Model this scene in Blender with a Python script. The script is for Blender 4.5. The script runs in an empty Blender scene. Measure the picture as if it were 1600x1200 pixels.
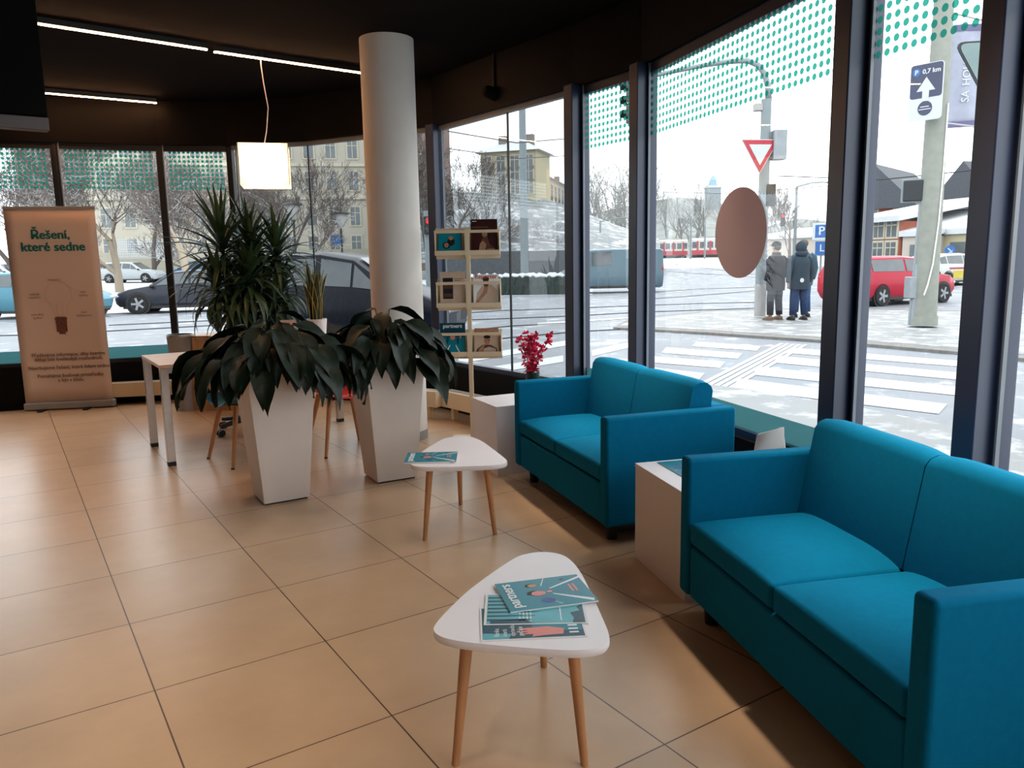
import bpy, math, random
from mathutils import Vector, Matrix
R = math.radians
SC = bpy.context.scene
COL = SC.collection
V = Vector

# ------------------------------------------------------------------ camera
F_PX = 1215.0
CAM_H = 1.418
PITCH, ROLL = R(9.024), R(1.07)
_F = V((0, math.cos(PITCH), -math.sin(PITCH)))
_U0 = V((1, 0, 0)).cross(_F)
_R = V((1, 0, 0)) * math.cos(ROLL) - _U0 * math.sin(ROLL)
_U = _R.cross(_F)
cd = bpy.data.cameras.new('camera')
cam = bpy.data.objects.new('camera', cd)
COL.objects.link(cam)
cd.sensor_fit = 'HORIZONTAL'
cd.sensor_width = 36.0
cd.lens = 36.0 * F_PX / 1600.0
cd.clip_end = 1000
m3 = Matrix((_R, _U, -_F)).transposed()
cam.matrix_world = Matrix.Translation((0, 0, CAM_H)) @ m3.to_4x4()
SC.camera = cam

def ray(px, py):
    return (_F * F_PX + _R * (px - 800) - _U * (py - 600)).normalized()

def G(px, py, z=0.0):
    """point of the horizontal plane z seen at a pixel"""
    d = ray(px, py)
    t = (z - CAM_H) / d.z
    return V((d.x * t, d.y * t, z))

def lift(px, py, p):
    """height above plan point p seen at a pixel"""
    d = ray(px, py)
    return CAM_H + d.z * math.hypot(p[0], p[1]) / math.hypot(d.x, d.y)

def at(px, py, dist):
    """point at horizontal distance dist along a pixel's ray"""
    d = ray(px, py)
    t = dist / math.hypot(d.x, d.y)
    return V((d.x * t, d.y * t, CAM_H + d.z * t))

ZG = -0.1
def terrain(x, y):
    d = math.hypot(x, y)
    t = min(1, max(0, (d - 32) / 85))
    return ZG + 1.35 * t * t * (3 - 2 * t)

def hit(px, py):
    """street point seen at a pixel"""
    d = ray(px, py)
    k = math.hypot(d.x, d.y)
    s = 3.0
    while s < 300:
        if CAM_H + d.z * s / k < terrain(d.x * s / k, d.y * s / k):
            break
        s += .05
    x, y = d.x * s / k, d.y * s / k
    return V((x, y, terrain(x, y)))

# --------------------------------------------------------------- materials
def nodes(name):
    m = bpy.data.materials.new(name)
    m.use_nodes = True
    nt = m.node_tree
    b = nt.nodes['Principled BSDF']
    return m, nt, b

def N(nt, t, **kw):
    n = nt.nodes.new(t)
    for k, v in kw.items():
        if k in n.inputs:
            n.inputs[k].default_value = v
        else:
            setattr(n, k, v)
    return n

ALB = 1.0   # overall reflectance of the winter street materials (set below)
def lin(c):
    """0-255 sRGB to linear"""
    def f(v):
        v /= 255.0
        return v / 12.92 if v <= .04045 else ((v + .055) / 1.055) ** 2.4
    return (f(c[0]) * ALB, f(c[1]) * ALB, f(c[2]) * ALB, 1)

def mat(name, rgb, rough=.6, metal=0, spec=.5, var=.08, scale=6.0, bump=0, bscale=200.0, sheen=0, stretch=None):
    """plain coloured surface with a little procedural mottling; rgb in 0-255 sRGB"""
    m, nt, b = nodes(name)
    c = lin(rgb)
    tc = N(nt, 'ShaderNodeTexCoord')
    vec = tc.outputs['Object']
    if stretch:
        mp = N(nt, 'ShaderNodeMapping')
        mp.inputs['Scale'].default_value = stretch
        nt.links.new(vec, mp.inputs['Vector'])
        vec = mp.outputs['Vector']
    nz = N(nt, 'ShaderNodeTexNoise', Scale=scale, Detail=4.0)
    nt.links.new(vec, nz.inputs['Vector'])
    cr = N(nt, 'ShaderNodeValToRGB')
    cr.color_ramp.elements[0].position = .3
    cr.color_ramp.elements[1].position = .7
    cr.color_ramp.elements[0].color = tuple(x * (1 - var) for x in c[:3]) + (1,)
    cr.color_ramp.elements[1].color = tuple(min(1, x * (1 + var)) for x in c[:3]) + (1,)
    nt.links.new(nz.outputs['Fac'], cr.inputs['Fac'])
    nt.links.new(cr.outputs['Color'], b.inputs['Base Color'])
    b.inputs['Roughness'].default_value = rough
    b.inputs['Metallic'].default_value = metal
    b.inputs['Specular IOR Level'].default_value = spec
    if sheen:
        b.inputs['Sheen Weight'].default_value = sheen
    if bump:
        n2 = N(nt, 'ShaderNodeTexNoise', Scale=bscale, Detail=2.0)
        nt.links.new(vec, n2.inputs['Vector'])
        bp = N(nt, 'ShaderNodeBump', Strength=bump, Distance=.01)
        nt.links.new(n2.outputs['Fac'], bp.inputs['Height'])
        nt.links.new(bp.outputs['Normal'], b.inputs['Normal'])
    return m

def emit(name, rgb, strength):
    m, nt, b = nodes(name)
    c = lin(rgb)
    b.inputs['Base Color'].default_value = c
    b.inputs['Emission Color'].default_value = c
    b.inputs['Emission Strength'].default_value = strength
    return m

def glass(name, tint, refl=1.0, rough=0.0):
    """thin architectural pane: lets light straight through, mirrors by fresnel"""
    m, nt, b = nodes(name)
    nt.nodes.remove(b)
    out = nt.nodes['Material Output']
    tr = N(nt, 'ShaderNodeBsdfTransparent', Color=tuple(tint) + (1,))
    gl = N(nt, 'ShaderNodeBsdfGlossy', Roughness=rough, Color=(refl, refl, refl, 1))
    fr = N(nt, 'ShaderNodeFresnel', IOR=1.5)
    mx = N(nt, 'ShaderNodeMixShader')
    nt.links.new(fr.outputs['Fac'], mx.inputs['Fac'])
    nt.links.new(tr.outputs['BSDF'], mx.inputs[1])
    nt.links.new(gl.outputs['BSDF'], mx.inputs[2])
    nt.links.new(mx.outputs['Shader'], out.inputs['Surface'])
    return m

def film(name, rgb, alpha, rough=.5):
    """translucent coloured film"""
    m, nt, b = nodes(name)
    nt.nodes.remove(b)
    out = nt.nodes['Material Output']
    c = lin(rgb)
    tr = N(nt, 'ShaderNodeBsdfTransparent', Color=c)
    tl = N(nt, 'ShaderNodeBsdfTranslucent', Color=c)
    df = N(nt, 'ShaderNodeBsdfDiffuse', Color=c)
    a = N(nt, 'ShaderNodeMixShader', Fac=.35)
    nt.links.new(tl.outputs['BSDF'], a.inputs[1])
    nt.links.new(df.outputs['BSDF'], a.inputs[2])
    mx = N(nt, 'ShaderNodeMixShader', Fac=alpha)
    nt.links.new(tr.outputs['BSDF'], mx.inputs[1])
    nt.links.new(a.outputs['Shader'], mx.inputs[2])
    nt.links.new(mx.outputs['Shader'], out.inputs['Surface'])
    return m

# ------------------------------------------------------------ mesh builder
class MB:
    def __init__(s):
        s.v, s.f, s.m, s.mi = [], [], [], 0
        s.M = None
    def add(s, vs, fs, mi=None):
        o = len(s.v)
        for p in vs:
            p = V(p)
            s.v.append(s.M @ p if s.M else p)
        k = s.mi if mi is None else mi
        for f in fs:
            s.f.append([i + o for i in f])
            s.m.append(k)
    def box(s, c, d, rz=0, mi=None, top=None):
        """c centre, d full sizes, top = (sx, sy) scale of the upper face"""
        t = top or (1, 1)
        vs = []
        cr, sr = math.cos(rz), math.sin(rz)
        for z, k in ((-1, (1, 1)), (1, t)):
            for x, y in ((-1, -1), (1, -1), (1, 1), (-1, 1)):
                a, b = x * d[0] / 2 * k[0], y * d[1] / 2 * k[1]
                vs.append((c[0] + a * cr - b * sr, c[1] + a * sr + b * cr, c[2] + z * d[2] / 2))
        s.add(vs, [(3, 2, 1, 0), (4, 5, 6, 7), (0, 1, 5, 4), (1, 2, 6, 5), (2, 3, 7, 6), (3, 0, 4, 7)], mi)
    def beam(s, a, b, w, h, mi=None):
        """box along a->b, w across in plan, h vertical-ish"""
        a, b = V(a), V(b)
        d = (b - a).normalized()
        up = V((0, 0, 1)) if abs(d.z) < .95 else V((0, 1, 0))
        x = d.cross(up).normalized() * w / 2
        y = x.cross(d).normalized() * h / 2
        vs = [a - x - y, a + x - y, a + x + y, a - x + y, b - x - y, b + x - y, b + x + y, b - x + y]
        s.add(vs, [(0, 1, 2, 3), (7, 6, 5, 4), (4, 5, 1, 0), (5, 6, 2, 1), (6, 7, 3, 2), (7, 4, 0, 3)], mi)
    def tube(s, pts, rad, n=8, mi=None, cap=True, sq=None):
        pts = [V(p) for p in pts]
        if not hasattr(rad, '__len__'):
            rad = [rad] * len(pts)
        vs, fs = [], []
        ref = None
        for i, p in enumerate(pts):
            d = (pts[min(i + 1, len(pts) - 1)] - pts[max(i - 1, 0)])
            if d.length < 1e-9:
                d = V((0, 0, 1))
            d.normalize()
            if ref is None:
                ref = V((1, 0, 0)) if abs(d.x) < .8 else V((0, 1, 0))
            x = (ref - d * ref.dot(d))
            if x.length < 1e-6:
                x = d.orthogonal()
            x.normalize()
            ref = x
            y = d.cross(x)
            for k in range(n):
                a = 2 * math.pi * (k + .5) / n
                vs.append(p + x * math.cos(a) * rad[i] + y * math.sin(a) * rad[i] * (sq or 1))
        for i in range(len(pts) - 1):
            for k in range(n):
                a, b = i * n + k, i * n + (k + 1) % n
                fs.append((a, b, b + n, a + n))
        if cap:
            fs.append(tuple(range(n - 1, -1, -1)))
            fs.append(tuple(range(len(pts) * n - n, len(pts) * n)))
        s.add(vs, fs, mi)
    def lathe(s, prof, n=24, c=(0, 0, 0), mi=None, sx=1, sy=1):
        vs, fs = [], []
        for r, z in prof:
            for k in range(n):
                a = 2 * math.pi * k / n
                vs.append((c[0] + r * sx * math.cos(a), c[1] + r * sy * math.sin(a), c[2] + z))
        for i in range(len(prof) - 1):
            for k in range(n):
                a, b = i * n + k, i * n + (k + 1) % n
                fs.append((a, b, b + n, a + n))
        fs.append(tuple(range(n - 1, -1, -1)))
        fs.append(tuple(range(len(prof) * n - n, len(prof) * n)))
        s.add(vs, fs, mi)
    def ell(s, c, r, nu=12, nv=8, mi=None, rot=None):
        prof = []
        vs, fs = [], []
        for j in range(nv + 1):
            t = math.pi * j / nv
            for i in range(nu):
                a = 2 * math.pi * i / nu
                p = V((r[0] * math.sin(t) * math.cos(a), r[1] * math.sin(t) * math.sin(a), -r[2] * math.cos(t)))
                if rot:
                    p = rot @ p
                vs.append(p + V(c))
        for j in range(nv):
            for i in range(nu):
                a, b = j * nu + i, j * nu + (i + 1) % nu
                fs.append((a, b, b + nu, a + nu))
        s.add(vs, fs, mi)
    def prism(s, poly, z0, z1, mi=None, mt=None):
        n = len(poly)
        vs = [(p[0], p[1], z0) for p in poly] + [(p[0], p[1], z1) for p in poly]
        fs = [(i, (i + 1) % n, n + (i + 1) % n, n + i) for i in range(n)]
        s.add(vs, fs + [tuple(range(n - 1, -1, -1))], mi)
        s.add([(p[0], p[1], z1) for p in poly], [tuple(range(n))], mi if mt is None else mt)
    def surf(s, rows, mi=None, close=False):
        n = len(rows[0])
        vs = [p for r in rows for p in r]
        fs = []
        for j in range(len(rows) - 1):
            for i in range(n if close else n - 1):
                a, b = j * n + i, j * n + (i + 1) % n
                fs.append((a, b, b + n, a + n))
        s.add(vs, fs, mi)
    def quad(s, *p, mi=None):
        s.add(p, [tuple(range(len(p)))], mi)
    def mesh(s, name, mats, smooth=False, sharp=None):
        me = bpy.data.meshes.new(name)
        me.from_pydata([tuple(p) for p in s.v], [], s.f)
        for m in (mats if isinstance(mats, (list, tuple)) else [mats]):
            me.materials.append(m)
        me.polygons.foreach_set('material_index', s.m)
        if smooth:
            me.polygons.foreach_set('use_smooth', [True] * len(me.polygons))
        me.update()
        if sharp:
            me.set_sharp_from_angle(angle=R(sharp))
        return me
    def build(s, name, mats, parent=None, smooth=False, sharp=None, bevel=0, seg=2, sub=0, solid=0, loc=None):
        ob = bpy.data.objects.new(name, s.mesh(name, mats, smooth or bevel > 0, sharp))
        COL.objects.link(ob)
        if parent:
            ob.parent = parent
        if loc is not None:
            ob.location = loc
        if solid:
            md = ob.modifiers.new('solid', 'SOLIDIFY')
            md.thickness = solid
            md.offset = 0
        if bevel:
            md = ob.modifiers.new('bevel', 'BEVEL')
            md.width = bevel
            md.segments = seg
            md.limit_method = 'ANGLE'
            md.angle_limit = R(40)
            md.harden_normals = True
        if sub:
            md = ob.modifiers.new('sub', 'SUBSURF')
            md.levels = sub
            md.render_levels = sub
        return ob

def tag(o, label=None, cat=None, group=None, kind=None):
    if label: o['label'] = label
    if cat: o['category'] = cat
    if group: o['group'] = group
    if kind: o['kind'] = kind
    return o

def thing(name, label, cat, loc=(0, 0, 0), rz=0, group=None):
    o = bpy.data.objects.new(name, None)
    COL.objects.link(o)
    o.location = loc
    o.rotation_euler = (0, 0, rz)
    o.empty_display_size = .1
    return tag(o, label, cat, group)

def structure(name, loc=(0, 0, 0), rz=0):
    o = thing(name, None, None, loc, rz)
    o['kind'] = 'structure'
    return o

def dup(root, loc, rz, label=None, group=None, scale=None):
    r = root.copy()
    COL.objects.link(r)
    r.location = loc
    r.rotation_euler = (0, 0, rz)
    if scale: r.scale = scale
    if label: r['label'] = label
    if group: r['group'] = group
    for ch in list(root.children):
        c = ch.copy()
        COL.objects.link(c)
        c.parent = r
        for g in list(ch.children):
            d = g.copy()
            COL.objects.link(d)
            d.parent = c
    return r

def text(name, body, size, M, m, parent=None, bold=0, align='CENTER', depth=.0004, sx=1, spacing=1):
    """flat lettering as a mesh; M places its local XY plane (x = reading direction)"""
    cu = bpy.data.curves.new(name, 'FONT')
    cu.body = body
    cu.size = size
    cu.align_x = align
    cu.align_y = 'CENTER'
    cu.extrude = depth
    cu.space_character = spacing
    cu.resolution_u = 3
    ob = bpy.data.objects.new(name, cu)
    COL.objects.link(ob)
    dg = bpy.context.evaluated_depsgraph_get()
    me = bpy.data.meshes.new_from_object(ob.evaluated_get(dg))
    bpy.data.objects.remove(ob)
    if bold:   # heavier strokes: the outline again, shifted a little each way
        k = MB()
        vs = [v.co.copy() for v in me.vertices]
        fs = [tuple(p.vertices) for p in me.polygons]
        for q, (dx, dy) in enumerate(((0, 0), (-bold, 0), (bold, 0), (0, bold * .6), (0, -bold * .6))):
            k.add([v + V((dx, dy, .00012 * q)) for v in vs], fs)
        me = k.mesh(name, m)
    me.transform(M @ Matrix.Diagonal((sx, 1, 1, 1)))
    me.materials.clear()
    me.materials.append(m)
    o2 = bpy.data.objects.new(name, me)
    COL.objects.link(o2)
    if parent: o2.parent = parent
    return o2

def frame(o, x, y):
    """matrix with local x, y axes and origin o"""
    x = V(x).normalized()
    y = V(y)
    y = (y - x * y.dot(x)).normalized()
    z = x.cross(y)
    return Matrix.Translation(V(o)) @ Matrix((x, y, z)).transposed().to_4x4()

def skin(name, nodes_, edges, m, parent=None, sub=1):
    """one continuous skinned surface; nodes_ = [(pos, radius or (rx, ry))], root first"""
    me = bpy.data.meshes.new(name)
    me.from_pydata([p for p, r in nodes_], edges, [])
    ob = bpy.data.objects.new(name, me)
    COL.objects.link(ob)
    md = ob.modifiers.new('skin', 'SKIN')
    md.use_smooth_shade = True
    for i, (p, r) in enumerate(nodes_):
        sv = me.skin_vertices[0].data[i]
        sv.radius = r if hasattr(r, '__len__') else (r, r)
        sv.use_root = i == 0
    s = ob.modifiers.new('sub', 'SUBSURF')
    s.levels = sub
    s.render_levels = sub
    dg = bpy.context.evaluated_depsgraph_get()
    me2 = bpy.data.meshes.new_from_object(ob.evaluated_get(dg))
    bpy.data.objects.remove(ob)
    me2.materials.clear()
    me2.materials.append(m)
    me2.polygons.foreach_set('use_smooth', [True] * len(me2.polygons))
    o2 = bpy.data.objects.new(name, me2)
    COL.objects.link(o2)
    if parent: o2.parent = parent
    return o2
# ------------------------------------------------------------- material set
def snow_topped(name, rgb):
    """bark with a line of snow lying on upward faces"""
    m, nt, b = nodes(name)
    L = nt.links.new
    ge = N(nt, 'ShaderNodeNewGeometry')
    sx = N(nt, 'ShaderNodeSeparateXYZ'); L(ge.outputs['Normal'], sx.inputs[0])
    nz = N(nt, 'ShaderNodeTexNoise', Scale=3.0, Detail=3.0)
    tc = N(nt, 'ShaderNodeTexCoord'); L(tc.outputs['Object'], nz.inputs['Vector'])
    ad = N(nt, 'ShaderNodeMath', operation='MULTIPLY_ADD'); ad.inputs[1].default_value = .6
    L(nz.outputs['Fac'], ad.inputs[0]); L(sx.outputs['Z'], ad.inputs[2])
    cr = N(nt, 'ShaderNodeValToRGB')
    cr.color_ramp.elements[0].position = .84; cr.color_ramp.elements[1].position = .94
    cr.color_ramp.elements[0].color = lin(rgb); cr.color_ramp.elements[1].color = lin((232, 236, 240))
    L(ad.outputs[0], cr.inputs['Fac']); L(cr.outputs['Color'], b.inputs['Base Color'])
    b.inputs['Roughness'].default_value = .9
    return m
M_ = {}
def shade_cloth(name, rgb):
    m, nt, b = nodes(name)
    nt.nodes.remove(b)
    nz = N(nt, 'ShaderNodeTexNoise', Scale=90.0, Detail=2.0)
    cr = N(nt, 'ShaderNodeValToRGB')
    c = lin(rgb)
    cr.color_ramp.elements[0].color = tuple(x * .94 for x in c[:3]) + (1,); cr.color_ramp.elements[1].color = c
    nt.links.new(nz.outputs['Fac'], cr.inputs['Fac'])
    tl = N(nt, 'ShaderNodeBsdfTranslucent'); df = N(nt, 'ShaderNodeBsdfDiffuse')
    mx = N(nt, 'ShaderNodeMixShader', Fac=.4)
    for s in (tl, df): nt.links.new(cr.outputs['Color'], s.inputs['Color'])
    nt.links.new(tl.outputs['BSDF'], mx.inputs[1]); nt.links.new(df.outputs['BSDF'], mx.inputs[2])
    nt.links.new(mx.outputs['Shader'], nt.nodes['Material Output'].inputs['Surface'])
    return m
M_['teal'] = mat('teal upholstery fabric', (0, 104, 142), .9, var=.05, scale=40, bump=.15, bscale=900, spec=.08)
M_['black'] = mat('black plastic', (12, 12, 13), .5)
M_['frame'] = mat('anthracite frame paint', (40, 50, 74), .38, var=.04, scale=3)
M_['frame_dark'] = mat('black frame paint', (14, 13, 16), .5)
M_['ceil'] = mat('dark brown ceiling paint', (17, 12, 10), .95, var=.05, spec=.05)
M_['header'] = mat('black header panel', (8, 6, 6), .6, var=.1, spec=.12)
M_['spacer'] = mat('aluminium glazing bead', (120, 128, 136), .5)
M_['plaster'] = mat('white plaster', (222, 214, 206), .8, var=.03, bump=.05)
M_['wall'] = mat('dark brown wall paint', (56, 42, 34), .8)
M_['white'] = mat('white laminate', (246, 236, 236), .4, var=.02)
M_['planter'] = mat('white planter plastic', (222, 208, 198), .5, var=.03)
M_['cream'] = mat('cream powder coat', (226, 205, 172), .5, var=.03)
M_['grey'] = mat('grey metal', (150, 148, 146), .45, var=.03)
M_['chrome'] = mat('brushed chrome', (200, 192, 186), .28, metal=.9, var=.05, scale=30)
M_['oak'] = mat('pale oak wood', (206, 164, 122), .55, var=.18, scale=14, stretch=(1, 1, .12))
M_['beech'] = mat('beech leg wood', (190, 132, 88), .5, var=.15, scale=30, stretch=(1, 1, .1))
M_['redshell'] = mat('red seat shell', (214, 66, 60), .4)
M_['tealshell'] = mat('petrol seat shell', (12, 104, 128), .45)
M_['soil'] = mat('potting soil', (40, 28, 20), .95, var=.4, scale=60)
M_['leaf'] = mat('dark glossy leaf', (16, 30, 17), .5, var=.35, scale=25, spec=.3)
M_['leaf2'] = mat('yucca leaf', (44, 66, 38), .42, var=.35, scale=12)
M_['stem'] = mat('green leaf stem', (44, 62, 34), .6)
M_['bark'] = mat('yucca trunk bark', (92, 72, 52), .9, var=.35, scale=40)
M_['snake'] = mat('snake plant leaf', (44, 62, 40), .5, var=.5, scale=30, stretch=(1, 1, .3))
M_['snake_edge'] = mat('yellow leaf edge', (206, 176, 84), .5)
M_['paper'] = mat('white paper', (236, 232, 228), .7, var=.02)
M_['tealpaper'] = mat('teal printed paper', (0, 128, 146), .35, var=.1, scale=12)
M_['tealdark'] = mat('dark teal print', (6, 66, 84), .35, var=.15, scale=12)
M_['teallight'] = mat('light teal print', (92, 176, 186), .35, var=.12, scale=12)
M_['skinpink'] = mat('pink printed ink', (232, 140, 128), .4)
M_['orange'] = mat('orange printed ink', (214, 150, 84), .4)
M_['blueink'] = mat('blue printed ink', (46, 84, 150), .4)
M_['inkwhite'] = mat('white printed ink', (240, 242, 242), .4, var=.01)
M_['inkblack'] = mat('black printed ink', (24, 20, 22), .5)
M_['maroon'] = mat('dark maroon print', (58, 22, 18), .35, var=.3, scale=20)
M_['tan'] = mat('tan print', (176, 128, 98), .4, var=.2, scale=30)
M_['sepia'] = mat('sepia print', (96, 62, 46), .4, var=.25, scale=30)
M_['beige'] = mat('beige print', (206, 180, 156), .4, var=.06, scale=30)
M_['redink'] = mat('orange red ink', (206, 74, 36), .4)
M_['titlegreen'] = mat('deep teal ink', (0, 104, 98), .5, var=.02)
M_['greyink'] = mat('grey brown ink', (128, 100, 84), .5, var=.02)
M_['bannerpaper'] = mat('banner vinyl', (214, 188, 170), .5, var=.02, scale=2)
M_['bulbglass'] = mat('printed bulb grey', (206, 178, 160), .5, var=.04, scale=20)
M_['bulbcap'] = mat('printed brown cap', (110, 64, 52), .5, var=.25, scale=60)
M_['flower'] = mat('pink blossom', (240, 44, 92), .6, var=.3, scale=80)
M_['flowerlight'] = mat('pale pink blossom', (250, 130, 150), .6, var=.2, scale=80)
M_['vase'] = mat('dark green glazed pot', (24, 44, 32), .3)
M_['brownfilm'] = film('brown sticker back', (176, 152, 146), .97)
M_['dot'] = film('green dot film', (52, 140, 124), .66)
M_['frost'] = film('teal frosted film', (66, 112, 116), .86)
M_['glass'] = glass('clear glass', (.97, .985, .985))
M_['glasstint'] = glass('grey tinted glass', (.62, .645, .655))
M_['led'] = emit('warm led diffuser', (255, 184, 128), 70)
M_['shade'] = shade_cloth('translucent cream lamp cloth', (255, 240, 205))
# street
ALB = .56
M_['asphalt'] = mat('wet asphalt', (118, 122, 128), .45, var=.15, scale=1.2, bump=.2, bscale=60)
M_['stripe'] = mat('white road paint', (236, 240, 242), .6, var=.04, scale=3)
M_['rail'] = mat('steel rail', (84, 84, 90), .35, metal=.4)
M_['kerb'] = mat('granite kerb', (140, 138, 134), .8, var=.2, scale=8)
M_['snow'] = mat('snow', (238, 242, 246), .8, var=.04, scale=2, bump=.4, bscale=4)
M_['polegrey'] = mat('galvanised pole', (148, 160, 164), .5, var=.05)
M_['concrete'] = mat('concrete mast', (166, 170, 160), .8, var=.08, scale=8)
M_['signred'] = mat('sign red', (204, 32, 58), .4)
M_['signwhite'] = mat('sign white', (226, 232, 236), .4, var=.01)
M_['signblue'] = mat('sign blue', (30, 110, 190), .4)
M_['signnavy'] = mat('sign navy', (58, 66, 100), .4)
M_['signback'] = mat('sign back grey', (136, 160, 160), .5)
M_['sigblack'] = mat('signal housing', (30, 38, 42), .5)
M_['redlamp'] = emit('red signal lens', (255, 40, 50), 2.5)
M_['lens'] = mat('dark signal lens', (30, 60, 56), .2)
M_['violet'] = mat('violet banner cloth', (190, 194, 214), .7)
M_['violetdark'] = mat('violet hem', (126, 118, 164), .7)
M_['tyre'] = mat('tyre rubber', (26, 26, 28), .85)
M_['rim'] = mat('alloy rim', (178, 182, 188), .35, metal=.5)
M_['carglass'] = mat('car window glass', (66, 78, 86), .08, spec=.8, var=.3, scale=3)
M_['chromelamp'] = mat('lamp glass', (206, 210, 214), .15, spec=.8)
M_['taillight'] = mat('red lamp glass', (196, 30, 36), .2)
M_['trunkbark'] = snow_topped('bare tree bark', (108, 98, 92))
M_['planebark'] = snow_topped('pale plane tree bark', (190, 174, 152))
M_['twig'] = snow_topped('bare twigs', (120, 106, 98))
M_['twigfar'] = mat('haze-paled far twigs', (158, 158, 156), .9, var=.15, scale=1)  # distance haze is put into this paler grey
M_['hillside'] = mat('haze-paled wooded slope', (160, 164, 160), .95, var=.25, scale=.25, bump=.5, bscale=2)  # pale tone imitates haze over the far hills
M_['hedge'] = mat('dark hedge leaves', (50, 66, 62), .8, var=.5, scale=20)
M_['ochre'] = mat('ochre render', (208, 201, 184), .85, var=.05, scale=.4)
M_['ochrelow'] = mat('grey plinth render', (190, 184, 166), .85, var=.05, scale=.4)
M_['palewall'] = mat('pale cream render', (226, 216, 204), .85, var=.04, scale=.4)
M_['yellowwall'] = mat('yellow render', (216, 204, 168), .85, var=.05, scale=.4)
M_['brownwall'] = mat('pinkish brown render', (158, 132, 122), .85, var=.1, scale=.5)
M_['brick'] = mat('orange brick', (190, 112, 88), .9, var=.15, scale=3)
M_['darkroof'] = mat('dark slate roof', (92, 96, 104), .8, var=.1)
M_['greywall'] = mat('grey wooden wall', (132, 134, 138), .85, var=.12, scale=2)
M_['win'] = mat('building window glass', (110, 120, 124), .25, spec=.7, var=.2, scale=1)
M_['trim'] = mat('window trim', (222, 214, 192), .8)
M_['chimney'] = mat('chimney brick', (150, 140, 136), .9)
M_['yellowplastic'] = mat('yellow panel', (226, 206, 60), .5)
M_['ticketgrey'] = mat('grey cabinet paint', (170, 178, 184), .5)
M_['cloth_black'] = mat('black coat cloth', (20, 22, 34), .9, var=.15, scale=20)
M_['cloth_teal'] = mat('dark teal coat cloth', (36, 62, 78), .9, var=.15, scale=20)
M_['cloth_blue'] = mat('slate blue coat cloth', (64, 96, 116), .9, var=.15, scale=20)
M_['trousers_grey'] = mat('grey trousers', (60, 64, 74), .9, var=.15, scale=20)
M_['jeans_dark'] = mat('dark blue jeans', (38, 66, 108), .9, var=.15, scale=20)
M_['jeans'] = mat('blue jeans', (52, 96, 146), .9, var=.15, scale=20)
M_['skin'] = mat('skin', (206, 160, 138), .6, var=.06)
M_['hair'] = mat('grey brown hair', (112, 98, 92), .8, var=.2, scale=60)
M_['shoe_brown'] = mat('brown leather', (128, 104, 84), .6)
M_['graffiti'] = mat('graffiti panel', (178, 190, 176), .8, var=.5, scale=1.5)
M_['tramred'] = mat('tram red', (204, 84, 96), .4)
M_['tramcream'] = mat('tram cream', (236, 232, 226), .4)
M_['tower'] = mat('grey tower stone', (170, 180, 186), .9)
M_['towercap'] = mat('pale blue tower roof', (160, 196, 214), .7)
M_['fence'] = mat('dark wall panels', (92, 96, 100), .8, var=.15)

ALB = 1.0

def paint(name, rgb):
    return mat(name, rgb, .3, spec=.2, var=.03)

def tile_material():
    m, nt, b = nodes('beige stone floor tile')
    tc = N(nt, 'ShaderNodeTexCoord')
    sx = N(nt, 'ShaderNodeSeparateXYZ')
    nt.links.new(tc.outputs['Object'], sx.inputs[0])
    L = nt.links.new
    masks, cells = [], []
    for ax, off in (('X', .308), ('Y', 1.520)):
        a = N(nt, 'ShaderNodeMath', operation='SUBTRACT'); a.inputs[1].default_value = off
        L(sx.outputs[ax], a.inputs[0])
        d = N(nt, 'ShaderNodeMath', operation='DIVIDE'); d.inputs[1].default_value = .6
        L(a.outputs[0], d.inputs[0])
        fl = N(nt, 'ShaderNodeMath', operation='FLOOR'); L(d.outputs[0], fl.inputs[0])
        cells.append(fl)
        fr = N(nt, 'ShaderNodeMath', operation='FRACT'); L(d.outputs[0], fr.inputs[0])
        pp = N(nt, 'ShaderNodeMath', operation='PINGPONG'); pp.inputs[1].default_value = .5
        L(fr.outputs[0], pp.inputs[0])
        lt = N(nt, 'ShaderNodeMath', operation='LESS_THAN'); lt.inputs[1].default_value = .0042
        L(pp.outputs[0], lt.inputs[0])
        masks.append(lt)
    mx = N(nt, 'ShaderNodeMath', operation='MAXIMUM')
    L(masks[0].outputs[0], mx.inputs[0]); L(masks[1].outputs[0], mx.inputs[1])
    cv = N(nt, 'ShaderNodeCombineXYZ'); L(cells[0].outputs[0], cv.inputs[0]); L(cells[1].outputs[0], cv.inputs[1])
    wn = N(nt, 'ShaderNodeTexWhiteNoise'); L(cv.outputs[0], wn.inputs['Vector'])
    nz = N(nt, 'ShaderNodeTexNoise', Scale=3.2, Detail=6.0, Roughness=.6)
    L(tc.outputs['Object'], nz.inputs['Vector'])
    ad = N(nt, 'ShaderNodeMath', operation='MULTIPLY_ADD'); ad.inputs[1].default_value = .25
    L(wn.outputs['Value'], ad.inputs[0]); L(nz.outputs['Fac'], ad.inputs[2])
    cr = N(nt, 'ShaderNodeValToRGB')
    cr.color_ramp.elements[0].position = .3
    cr.color_ramp.elements[0].color = lin((184, 150, 118))
    cr.color_ramp.elements[1].position = .95
    cr.color_ramp.elements[1].color = lin((206, 172, 138))
    L(ad.outputs[0], cr.inputs['Fac'])
    mc = N(nt, 'ShaderNodeMix', data_type='RGBA')
    L(mx.outputs[0], mc.inputs[0]); L(cr.outputs['Color'], mc.inputs[6])
    mc.inputs[7].default_value = lin((64, 42, 30))
    L(mc.outputs[2], b.inputs['Base Color'])
    b.inputs['Roughness'].default_value = .30
    b.inputs['Specular IOR Level'].default_value = .5
    return m

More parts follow.
